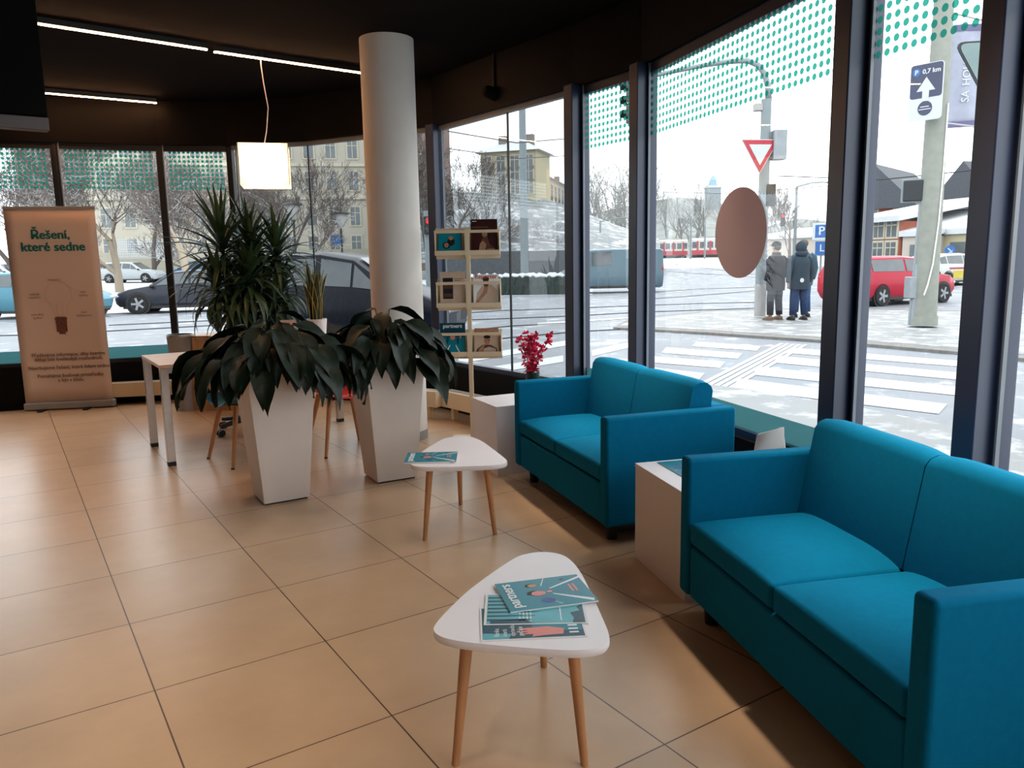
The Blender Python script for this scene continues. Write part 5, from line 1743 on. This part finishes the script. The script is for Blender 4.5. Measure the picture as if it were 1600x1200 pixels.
# overhead wires
for pts in ([(700, 205, 24), (893, 216, 30)], [(700, 232, 30), (893, 243, 40)], [(1215, 275, 30), (1560, 262, 30)], [(1045, 185, 50), (1330, 245, 60)], [(1036, 300, 60), (1300, 290, 40)], [(930, 285, 40), (1000, 290, 60)]):
    P = [at(*q) for q in pts]
    b = MB(); m_ = (P[0] + P[1]) / 2 - V((0, 0, .25)); b.tube([P[0], m_, P[1]], .018, 5)
    tag(b.build('overhead_wire', M_['sigblack']), 'dark tram wire stretched across the white sky', 'wire', 'tram wires over the junction')

# ------------------------------------------------------------------- trees
def tree_parts(seed, h, r0, levels=6, spread=.62, twig=None, forks=3, droop=0.0, up=.25):
    rnd = random.Random(seed)
    tr, br = MB(), MB()
    def grow(p, d, L, r, lv):
        n = 3 if lv < levels - 1 else 2
        pts, rr = [p], [r]
        q = V(p); dd = V(d)
        for k in range(n):
            dd = (dd + V((rnd.uniform(-1, 1), rnd.uniform(-1, 1), rnd.uniform(-.6, 1) * .6)) * .22 + V((0, 0, up * .2 - droop * .2 * (lv > 2)))).normalized()
            q = q + dd * L / n
            pts.append(V(q)); rr.append(r * (1 - .38 * (k + 1) / n))
        (tr if lv < 2 else br).tube(pts, rr, 8 if lv < 2 else (5 if lv < 3 else 3), cap=False)
        if lv >= levels: return
        m = forks + (1 if lv in (1, 2) else 0)
        for k in range(m):
            i = n if k == 0 else rnd.randint(1, n)
            a = rnd.uniform(0, 2 * math.pi)
            ax = dd.orthogonal().normalized()
            ax = Matrix.Rotation(a, 3, dd) @ ax
            sp = spread * rnd.uniform(.5, 1.3) * (.5 if k == 0 else 1)
            nd = (dd * math.cos(sp) + ax * math.sin(sp)).normalized()
            grow(pts[i], nd, L * rnd.uniform(.60, .82), max(.011, rr[i] * rnd.uniform(.5, .75)), lv + 1)
    grow(V((0, 0, 0)), V((0, 0, 1)), h * .30, r0, 0)
    return tr, br
PROTO = {}
def tree(kind, label, px, dist, h, rz, group, py=None):
    q = at(px, 400, dist); q.z = terrain(q.x, q.y) - .05
    if kind not in PROTO:
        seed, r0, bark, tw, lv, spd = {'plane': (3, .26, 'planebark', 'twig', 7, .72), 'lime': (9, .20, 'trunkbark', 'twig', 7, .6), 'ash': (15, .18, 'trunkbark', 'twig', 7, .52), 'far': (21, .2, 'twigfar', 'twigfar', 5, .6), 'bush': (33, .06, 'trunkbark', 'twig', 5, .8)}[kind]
        tr, br = tree_parts(seed, 10.0, r0, lv, spd)
        root = thing('bare_tree', label, 'tree', q, rz, group)
        root.scale = (h / 10,) * 3
        tr.build('trunk', M_[bark], root, smooth=True); br.build('branches', M_[tw], root)
        PROTO[kind] = root
    else:
        dup(PROTO[kind], q, rz, label, group, (h / 10,) * 3)
park = 'bare trees in the snowy park'
for kind, label, px, dist, h, rz in (
    ('plane', 'pale-barked plane tree with snowy boughs behind the yucca', 292, 46, 9.5, .3),
    ('plane', 'pale-barked plane tree standing right beside the roll-up banner', 182, 50, 10, 2.1),
    ('lime', 'bare tree in front of the ochre building under the pendant lamp', 448, 48, 9.5, .8),
    ('lime', 'bare tree rising at the picture edge behind the dotted film', 20, 52, 12, 3.0),
    ('ash', 'bare tree with fine twigs behind the roll-up banner', 120, 55, 12, 4.2),
    ('lime', 'bare tree in the second row between yucca and pendant lamp', 372, 62, 11, 5.0),
    ('ash', 'bare tree in the second row behind the parked estate', 235, 64, 12, .4),
    ('lime', 'bare tree filling the sky edge beside the black window post', 703, 61, 12.5, 1.9),
    ('ash', 'bare tree leaning over the snowy bank behind the magazine stand', 726, 68, 10, 2.7),
    ('plane', 'wide bare tree in the second row left of the building windows', 340, 66, 12, 4.4),
    ('ash', 'bare tree with dense twigs close behind the red traffic light', 672, 60, 13, 3.3)):
    tree(kind, label, px, dist, h, rz, park)
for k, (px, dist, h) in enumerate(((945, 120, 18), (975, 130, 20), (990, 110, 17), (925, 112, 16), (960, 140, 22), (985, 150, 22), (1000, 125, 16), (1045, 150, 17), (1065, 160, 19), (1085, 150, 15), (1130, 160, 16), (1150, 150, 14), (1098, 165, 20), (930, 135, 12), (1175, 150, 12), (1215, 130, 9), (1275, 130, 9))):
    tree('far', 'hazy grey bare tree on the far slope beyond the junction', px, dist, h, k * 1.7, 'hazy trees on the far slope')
tree('ash', 'slender dark bare tree above the heads of the waiting people', 1230, 75, 8.5, .9, None)
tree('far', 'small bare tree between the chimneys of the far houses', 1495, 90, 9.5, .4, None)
for k, (px, dist, h) in enumerate(((755, 64, 5), (790, 64, 5), (815, 66, 5), (845, 64, 5), (872, 68, 5), (728, 66, 5), (810, 72, 5), (835, 74, 5), (865, 76, 5), (735, 62, 4), (765, 60, 4.5), (800, 62, 4), (835, 60, 3.6), (868, 62, 4), (700, 58, 5), (885, 66, 3.5), (780, 68, 5), (850, 70, 5))):
    tree('bush', 'leafless snowy shrub on the bank below the yellow house', px, dist, h, k * 1.3, 'leafless shrubs on the bank')

# ------------------------------------------------------- slopes and hedges
def slope(name, pts_low, pts_high, m, steps=6, rough=.5):
    rnd = random.Random(2)
    rows = []
    for j in range(steps + 1):
        s = j / steps
        rows.append([V(a).lerp(V(c), s) + V((0, 0, rnd.uniform(-rough, rough) * (0 < j))) for a, c in zip(pts_low, pts_high)])
    b = MB(); b.surf(rows)
    o_ = b.build(name, m, smooth=True); o_['kind'] = 'structure'
bank = street_material('snowy bank', (104, 112, 116), (132, 138, 140), .50, .66, .9)
lo = [at(px, 405, 56) for px in (640, 700, 760, 820, 880, 960, 1030)]
for p in lo: p.z = terrain(p.x, p.y) + 1.2
hi = [at(px, py, 84) for px, py in ((640, 300), (700, 300), (760, 302), (820, 306), (880, 322), (960, 350), (1030, 372))]
slope('hill', lo, hi, bank, 8, .35)
lo = [at(px, 400, 150) for px in (880, 940, 1000, 1060, 1120, 1180, 1230)]
for p in lo: p.z = .5
hi = [at(px, py, 210) for px, py in ((880, 345), (940, 330), (1000, 318), (1060, 312), (1120, 316), (1180, 352), (1230, 372))]
slope('hill', lo, hi, M_['hillside'], 8, .8)
lo = [at(px, 400, 160) for px in (1200, 1250, 1300, 1360, 1430, 1500, 1600)]
for p in lo: p.z = .5
hi = [at(px, py, 210) for px, py in ((1200, 352), (1250, 346), (1300, 352), (1360, 350), (1430, 345), (1500, 340), (1600, 340))]
slope('hill', lo, hi, M_['hillside'], 6, .8)
b = MB()
a, c = hit(735, 462), hit(900, 460)
rnd = random.Random(6)
d_ = (c - a); n_ = V((-d_.y, d_.x, 0)).normalized()
rows = []
for i in range(41):
    p = a + d_ * i / 40
    rows.append([p + n_ * (w_ + rnd.uniform(-.06, .06)) + V((0, 0, z_ + rnd.uniform(-.05, .05) * (z_ > .1))) for w_, z_ in ((0, 0), (-.05, .4), (0, .78), (.35, .88), (.7, .8), (.75, 0))])
t = thing('hedge', 'dark clipped hedge with snow on top by the road behind the magazine stand', 'hedge')
b.surf(rows); b.build('hedge_foliage', M_['hedge'], t)
b = MB(); b.surf([[p + V((0, 0, .03)) for p in r_[2:5]] for r_ in rows]); b.build('snow_cover', M_['snow'], t, solid=.05)
# dark wall at the foot of the bank
w0, w1 = at(690, 405, 56), at(905, 400, 54)
b = MB(); b.beam(V((w0.x, w0.y, 1.0)), V((w1.x, w1.y, 1.0)), .3, 2.1)
o_ = b.build('wall_embankment', M_['fence']); o_['kind'] = 'structure'
# white lattice railing in the park
w0, w1 = at(180, 372, 74), at(272, 370, 74)
t = thing('lattice_railing', 'white lattice railing in the park behind the parked estate', 'railing')
zb_ = terrain(w0.x, w0.y) + 1.6
b = MB()
for k in range(34):
    p = w0.lerp(w1, k / 33); b.beam(V((p.x, p.y, zb_)), V((p.x, p.y, zb_ + 1.6)), .05, .05)
for k in range(9):
    z_ = zb_ + .2 * k; b.beam(V((w0.x, w0.y, z_)), V((w1.x, w1.y, z_)), .05, .05)
b.build('lattice', M_['signwhite'], t)
b = MB(); b.beam(V((w0.x, w0.y, zb_ - .9)), V((w1.x, w1.y, zb_ - .9)), .3, 1.8); b.build('railing_wall', M_['ochrelow'], t)

# --------------------------------------------------------------- buildings
def facade(name, label, a, c, z0, z1, m, rows, cols, wz, ww, wh, roof=None, depth=14, win='win', trim=True, skip=(), extra=None, gable=False, eave=.5):
    """box building whose front runs a->c (left to right as seen)"""
    a, c = V((a[0], a[1], 0)), V((c[0], c[1], 0))
    d = (c - a); L = d.length; rz = math.atan2(d.y, d.x)
    t = thing(name, label, 'building', (a.x, a.y, 0), rz)
    b = MB(); b.box((L / 2, depth / 2, (z0 + z1) / 2), (L, depth, z1 - z0)); b.build('walls', m, t)
    for zr in rows:
        for k in range(cols):
            if (zr, k) in skip: continue
            x = L * (k + .5) / cols
            z_ = wz[zr] if isinstance(wz, dict) else zr
            b = MB()
            b.box((x, -.03, z_), (ww + .3, .10, wh + .3), mi=1)
            b.box((x, -.075, z_), (ww, .05, wh), mi=0)
            b.box((x, -.10, z_), (.07, .04, wh), mi=1); b.box((x, -.10, z_ + wh * .18), (ww, .04, .07), mi=1)
            b.build('window', [M_[win], M_['trim']], t)
    if roof == 'hip':
        b = MB()
        e = eave
        vs = [(-e, -e, z1), (L + e, -e, z1), (L + e, depth + e, z1), (-e, depth + e, z1), (depth * .4, depth / 2, z1 + depth * .28), (L - depth * .4, depth / 2, z1 + depth * .28)]
        b.add(vs, [(0, 1, 5, 4), (1, 2, 5), (2, 3, 4, 5), (3, 0, 4), (3, 2, 1, 0)]); b.build('roof', M_['snow'], t)
        for k in range(max(2, int(L / 7))):
            b = MB(); x = L * (k + .6) / max(2, int(L / 7)); b.box((x, depth * .4, z1 + depth * .24), (.8, .7, 1.3)); b.build('chimney', M_['chimney'], t)
    elif roof in ('snow', 'dark'):
        b = MB()
        vs = [(-eave, -eave, z1), (L + eave, -eave, z1), (L + eave, depth, z1 + 1.4), (-eave, depth, z1 + 1.4), (-eave, -eave, z1 + .35), (L + eave, -eave, z1 + .35), (L + eave, depth, z1 + 1.75), (-eave, depth, z1 + 1.75)]
        b.add(vs, [(3, 2, 1, 0), (4, 5, 6, 7), (0, 1, 5, 4), (1, 2, 6, 5), (2, 3, 7, 6), (3, 0, 4, 7)]); b.build('roof', M_['snow' if roof == 'snow' else 'darkroof'], t)
    elif roof == 'gable':
        b = MB(); e = eave; hgt_ = gable
        vs = [(-e, -e, z1 - .3), (L / 2, -e, z1 + hgt_), (L + e, -e, z1 - .3), (-e, depth, z1 - .3), (L / 2, depth, z1 + hgt_), (L + e, depth, z1 - .3)]
        b.add(vs, [(0, 1, 4, 3), (1, 2, 5, 4), (0, 2, 1), (3, 4, 5)]); b.build('roof', M_['darkroof'], t)
    return t
# long ochre building behind the park
DB = 86
a, c = at(40, 400, 92), at(640, 395, 86)
zr = lambda py, px=520: lift(px, py, at(px, 400, DB))
rows_ = [zr(383), zr(338), zr(283), zr(233), zr(185), zr(140)]
t = facade('ochre_building', 'long ochre apartment building with tall windows beyond the park', a, c, -.5, zr(115), M_['ochre'], rows_, 17, None, .95, 1.85, depth=15)
Lb = (V((c.x, c.y)) - V((a.x, a.y))).length
b = MB(); b.box((Lb / 2, -.06, zr(308)), (Lb, .35, .5)); b.box((Lb / 2, -.06, zr(258)), (Lb, .25, .3)); b.build('cornice', M_['trim'], t)
b = MB(); b.box((Lb / 2, -.05, zr(410) / 2 + zr(384) / 2 - .6), (Lb, .2, 2.2)); b.build('plinth', M_['ochrelow'], t)
b = MB(); b.box((Lb * .80, -.15, zr(374)), (1.2, .15, .9)); b.build('notice_board', M_['signblue'], t)
# brown house seen between column and post
a, c = at(630, 400, 78), at(690, 400, 74)
facade('brown_house', 'tall pinkish brown house glimpsed between the column and the black post', a, c, -.5, lift(660, 205, at(660, 400, 76)), M_['brownwall'], [3.5, 7, 10.5], 3, None, 1.0, 1.7, depth=1.5)
# yellow house on the bank
a, c = at(752, 300, 84), at(838, 300, 82)
zz = lambda py: lift(790, py, at(790, 300, 83))
facade('yellow_house', 'yellow house with three window rows on the snowy bank', a, c, zz(330), zz(237), M_['yellowwall'], [zz(254), zz(273), zz(294)], 4, None, .85, 1.25, 'hip', depth=5)
a2 = at(823, 300, 93); c2_ = at(896, 318, 126)
facade('cream_terrace', 'long pale terrace with snowy roof and chimneys stepping back along the bank', a2, c2_, zz(340), zz(243), M_['palewall'], [zz(270), zz(294)], 12, None, 1.1, 1.9, 'hip', depth=5)
# tower
q = at(1113, 330, 200)
t = thing('tower', 'grey tower with a pale blue cap rising over the far trees', 'tower', (q.x, q.y, 0), R(10))
zt_ = lift(1113, 294, q); zc_ = lift(1113, 279, q)
b = MB(); b.box((0, 0, zt_ / 2), (3.0, 3.0, zt_)); b.build('shaft', M_['tower'], t)
b = MB(); b.box((0, 0, zt_ + .25), (3.3, 3.3, .5)); b.build('parapet', M_['signwhite'], t)
b = MB(); b.lathe([(1.05, zt_ + .5), (.9, zc_ - .4), (.3, zc_ + .6)], 10); b.build('cap', M_['towercap'], t)
# houses to the east
fz = lambda px, py, D_: lift(px, py, at(px, 400, D_))
a, c = at(1325, 400, 62), at(1403, 400, 58)
facade('brick_house', 'orange brick house with snowy lean-to roof behind the red estate', a, c, -.2, fz(1380, 348, 60), M_['brick'], [fz(1380, 358, 60), fz(1380, 392, 60)], 4, None, .9, 1.1, 'snow', depth=8)
a, c = at(1300, 380, 78), at(1425, 380, 76)
facade('dark_gable_house', 'house with a big dark gable roof behind the brick house', a, c, 0, fz(1360, 322, 77), M_['brick'], [fz(1360, 330, 77)], 3, None, .8, .9, 'gable', depth=12, gable=3.6)
a, c = at(1409, 400, 58), at(1462, 400, 57)
t = facade('garage', 'low cream garage with graffiti board above its roof, behind the mast', a, c, -.2, fz(1425, 370, 59), M_['palewall'], [], 2, None, 1, 1, 'snow', depth=6, eave=.2)
b = MB(); b.box((1.2, -.05, 1.15), (1.3, .1, 1.6)); b.build('garage_door', M_['win'], t)
a, c = at(1402, 380, 66), at(1450, 380, 65)
t = facade('graffiti_wall', 'grey shed wall painted with white and black graffiti', a, c, 0, fz(1425, 340, 66), M_['greywall'], [], 1, None, 1, 1, depth=5)
b = MB()
for k in range(4):
    x = .5 + .62 * k
    b.box((x, -.06, fz(1425, 357, 66)), (.5, .06, 1.1), mi=0); b.box((x, -.10, fz(1425, 357, 66)), (.3, .04, .8), mi=1)
b.build('graffiti', [M_['inkblack'], M_['signwhite']], t)
a, c = at(1452, 380, 74), at(1560, 380, 70)
t = facade('grey_barn', 'grey wooden barn with steep dark roof and chimneys behind the taxi', a, c, 0, fz(1500, 322, 72), M_['greywall'], [fz(1500, 345, 72)], 4, None, 1.0, 1.3, 'gable', depth=12, gable=3.4)
b = MB(); b.box((2.4, 5, fz(1485, 308, 72) + .2), (.7, .7, 2.4)); b.box((4.2, 5, fz(1505, 300, 72)), (.8, .8, 3.6)); b.build('chimney', M_['chimney'], t)
a, c = at(1467, 400, 58), at(1620, 400, 54)
t = facade('yellow_garage', 'low yellow garage row with snow on its flat roof behind the taxi', a, c, -.2, fz(1500, 366, 58), M_['yellowwall'], [], 3, None, 1, 1, 'snow', depth=6, eave=.2)
b = MB(); b.box((1.4, -.05, 1.2), (1.1, .1, 1.7)); b.box((4.2, -.05, 1.4), (2.6, .1, 2.0), mi=1); b.build('garage_door', [M_['win'], M_['graffiti']], t)
a, c = at(1180, 400, 120), at(1330, 400, 110)
facade('low_hall', 'long low pale hall with a snowy roof beyond the waiting people', a, c, 0, fz(1250, 372, 115), M_['palewall'], [], 4, None, 2, 1, 'snow', depth=10)

# trams at the far stop
def tram(label, px0, px1, py, dist, paint_low, hd):
    q = at((px0 + px1) / 2, py, dist); q.z = terrain(q.x, q.y) + .02
    L = (px1 - px0) / F_PX * dist
    t = thing('tram', label, 'tram', q, hd, 'trams at the far stop')
    b = MB(); b.box((0, 0, 1.75), (L, 2.4, 2.6)); b.build('body', M_['tramcream'], t, bevel=.25, seg=3)
    b = MB(); b.box((0, -1.21, .85), (L * .98, .04, .7)); b.build('lower_stripe', M_[paint_low], t)
    for k in range(5):
        b = MB(); b.box((L * (k + .5) / 5 - L / 2, -1.22, 2.0), (L * .15, .04, .95)); b.build('window', M_['win'], t)
    for k in range(3):
        b = MB(); b.box((L * (k + .5) / 3 - L / 2, -1.23, 1.6), (L * .05, .03, 2.0)); b.build('door', M_[paint_low], t)
    b = MB(); b.box((0, 0, .25), (L * .9, 2.2, .4)); b.build('bogie', M_['black'], t)
    b = MB(); b.box((0, 0, 3.15), (L * .5, 1.6, .3)); b.build('roof_unit', M_['grey'], t)
tram('red and cream tram waiting nearest the window post', 1030, 1072, 400, 135, 'tramred', R(-5))
tram('red and cream tram half hidden behind the brown oval sticker', 1080, 1135, 400, 128, 'tramred', R(-5))
# ------------------------------------------------------------------ people
def person(label, loc, heading, H, coat, trousers, shoe, coat_len, hat=None, hood=None, stance=.09, arms='pocket', hair='hair'):
    """figure standing; local +y is where it faces"""
    k = H / 1.75
    t = thing('person', label, 'person', loc, heading, 'people waiting at the crossing')
    t.scale = (k, k, k)
    N_, E_ = [], []
    def nd(p, r): N_.append((p, r)); return len(N_) - 1
    def lk(*i):
        for a, b_ in zip(i[:-1], i[1:]): E_.append((a, b_))
    pel = nd((0, 0, .93), (.15, .11)); sp = nd((0, .0, 1.12), (.14, .10)); ch = nd((0, -.01, 1.32), (.17, .115)); nk = nd((0, .0, 1.48), .06)
    hd0 = nd((0, .02, 1.56), .07); hd1 = nd((0, .02, 1.66), (.078, .09)); hd2 = nd((0, .01, 1.73), .055)
    lk(pel, sp, ch, nk, hd0, hd1, hd2)
    for s in (-1, 1):
        h = nd((s * .09, 0, .88), .095); kn = nd((s * (.09 + stance * .3), .02, .48), .062); an = nd((s * (.09 + stance * .5), -.01, .09), .042); to = nd((s * (.10 + stance * .6), .13, .045), .036)
        lk(pel, h, kn, an, to)
        sh = nd((s * .185, -.01, 1.41), .062)
        if arms == 'pocket': el = nd((s * .275, -.07, 1.14), .045); wr = nd((s * .215, .06, .93), .034); pa_ = nd((s * .19, .10, .88), .036)
        else: el = nd((s * .27, -.03, 1.13), .045); wr = nd((s * .26, .03, .88), .032); pa_ = nd((s * .255, .045, .81), (.022, .036))
        lk(ch, sh, el, wr, pa_)
        if arms != 'pocket':
            for f in range(4):
                y = .02 + .02 * f
                f1 = nd((s * .255, y, .755), .010); f2 = nd((s * .245, y + .004, .718 + .006 * abs(f - 1.5)), .009); lk(pa_, f1, f2)
            th = nd((s * .235, .085, .79), .011); th2 = nd((s * .225, .10, .755), .010); lk(pa_, th, th2)
    skin('body', N_, E_, M_['skin'], t)
    b = MB(); b.ell((0, .115, 1.645), (.014, .02, .022), 8, 6)
    for s in (-1, 1): b.ell((s * .088, .015, 1.645), (.014, .024, .034), 8, 6)
    b.build('face_features', M_['skin'], t, smooth=True)
    b = MB()
    for s in (-1, 1): b.ell((s * .032, .102, 1.668), (.012, .008, .007), 8, 6)
    b.ell((0, .104, 1.605), (.024, .008, .006), 8, 6)
    b.build('eyes_and_mouth', M_['inkblack'], t)
    # trousers
    b = MB()
    for s in (-1, 1):
        pts = [(s * .085, 0, .96), (s * .095, .0, .80), (s * (.10 + stance * .3), .02, .48), (s * (.10 + stance * .5), .0, .12)]
        b.tube(pts, [.125, .115, .085, .075], 14)
    b.ell((0, 0, .93), (.19, .145, .12), 14, 8)
    b.build('trousers', M_[trousers], t, smooth=True)
    # shoes
    for s in (-1, 1):
        x = s * (.10 + stance * .55)
        b = MB(); b.tube([(x, -.07, .05), (x, .02, .055), (x + s * .01, .12, .04), (x + s * .015, .18, .03)], [.04, .05, .045, .028], 12, sq=.95); b.box((x + s * .006, .05, .012), (.085, .26, .024)); b.build('shoe', M_[shoe], t, smooth=True)
    # coat
    zb_ = .98 - coat_len
    rows = []
    for z_, rx, ry, yo in ((zb_, .235, .175, 0), (zb_ + .15, .24, .18, 0), (1.0, .225, .17, 0), (1.15, .225, .165, -.005), (1.3, .235, .165, -.01), (1.40, .215, .14, -.01), (1.46, .14, .10, 0), (1.52, .085, .08, .005)):
        rows.append([(rx * math.cos(a), yo + ry * math.sin(a), z_) for a in [2 * math.pi * i / 28 for i in range(28)]])
    b = MB(); b.surf(rows, close=True); b.add(rows[0], [tuple(range(27, -1, -1))])
    for s in (-1, 1):
        if arms == 'pocket': pts = [(s * .16, -.01, 1.42), (s * .235, -.03, 1.36), (s * .295, -.08, 1.13), (s * .25, .03, .98), (s * .20, .09, .93)]
        else: pts = [(s * .16, -.01, 1.42), (s * .235, -.02, 1.36), (s * .28, -.03, 1.13), (s * .268, .02, .93), (s * .262, .035, .875)]
        b.tube(pts, [.07, .085, .07, .06, .052], 14)
    o_ = b.build('coat', M_[coat], t, smooth=True)
    b = MB()
    b.lathe([(.092, 1.47), (.10, 1.50), (.095, 1.545)], 20, (0, .005, 0)); b.build('collar', M_[coat], t, smooth=True)
    if hat:
        b = MB(); b.ell((0, .01, 1.715), (.102, .115, .085), 18, 10); b.ell((0, .10, 1.70), (.085, .075, .012), 14, 6); b.build('cap', M_[hat], t, smooth=True)
        b = MB(); b.ell((0, -.012, 1.66), (.088, .09, .08), 16, 10); b.build('hair', M_['inkblack'], t, smooth=True)
    elif hood:
        b = MB(); b.ell((0, -.015, 1.655), (.125, .125, .15), 18, 12); b.ell((0, -.05, 1.52), (.15, .11, .08), 16, 8); b.build('hood', M_[hood], t, smooth=True)
    else:
        b = MB(); b.ell((0, -.008, 1.69), (.097, .112, .095), 18, 12); b.build('hair', M_[hair], t, smooth=True)
    return t
zt_ = ZG + .056
q = G(1210, 500, zt_)
person('person in black coat and dark cap standing closest to the signal mast, hands in pockets', q, R(28), 1.74, 'cloth_black', 'trousers_grey', 'shoe_brown', .30, hat='cloth_black')
q = G(1247, 500, zt_)
p2 = person('person in a hooded dark teal coat and dark jeans, standing beside the person in black', q, R(10), 1.72, 'cloth_teal', 'jeans_dark', 'black', .27, hood='cloth_teal', arms='down')
b = MB(); b.tube([(-.05, -.185, .92), (-.05, -.192, .92)], .05, 18); b.build('round_patch', M_['signwhite'], p2)
q = G(1257, 498, zt_)
person('bare-headed person in slate blue coat and blue jeans, half behind the hooded person', q + V((.12, .55, 0)), R(5), 1.80, 'cloth_blue', 'jeans', 'black', .24, arms='down')

# ---------------------------------------------- brown round sticker on pane
a, c = MUL[6], MUL[7]
n = inward(a, c); d = (c - a).normalized()
def on_pane(px, py):
    r_ = ray(px, py); o_ = V((0, 0, CAM_H)); n3 = V((n.x, n.y, 0)); a3 = V((a.x, a.y, 0))
    s = (a3 - o_).dot(n3) / r_.dot(n3); return o_ + r_ * s
ctr = on_pane(1157, 364); rad_ = (on_pane(1160, 293).z - on_pane(1154, 435).z) / 2
x = V((d.x, d.y, 0)); z = V((0, 0, 1)); n3 = V((n.x, n.y, 0))
t = thing('round_sticker', 'large brown round sticker on the window pane over the crossing', 'sticker')
b = MB()
pts = [(rad_ * math.cos(2 * math.pi * k / 64), rad_ * math.sin(2 * math.pi * k / 64)) for k in range(64)]
lo = [ctr + x * u + z * v + n3 * .003 for u, v in pts]; hi = [p + n3 * .004 for p in lo]
b.add(lo + hi, [tuple(range(63, -1, -1)), tuple(range(64, 128))] + [(i, (i + 1) % 64, 64 + (i + 1) % 64, 64 + i) for i in range(64)])
b.build('sticker_disc', M_['brownfilm'], t)
# ------------------------------------------------------------------- light
w = bpy.data.worlds.new('overcast sky'); SC.world = w
w.use_nodes = True
nt = w.node_tree
bg = nt.nodes['Background']
tc = N(nt, 'ShaderNodeTexCoord')
nz = N(nt, 'ShaderNodeTexNoise', Scale=1.6, Detail=3.0)
nt.links.new(tc.outputs['Generated'], nz.inputs['Vector'])
cr = N(nt, 'ShaderNodeValToRGB')
cr.color_ramp.elements[0].color = (.88, .95, 1.0, 1); cr.color_ramp.elements[1].color = (.97, .99, 1.0, 1)
nt.links.new(nz.outputs['Fac'], cr.inputs['Fac'])
nt.links.new(cr.outputs['Color'], bg.inputs['Color'])
bg.inputs['Strength'].default_value = 2.6
SC.view_settings.view_transform = 'Standard'
SC.view_settings.look = 'None'
SC.view_settings.gamma = 1
SC.view_settings.use_curve_mapping = False
SC.view_settings.exposure = 0.45
cy_ = SC.cycles
cy_.max_bounces = 7; cy_.diffuse_bounces = 4; cy_.glossy_bounces = 3; cy_.transmission_bounces = 4; cy_.transparent_max_bounces = 14
cy_.caustics_reflective = False; cy_.caustics_refractive = False
cy_.sample_clamp_indirect = 6
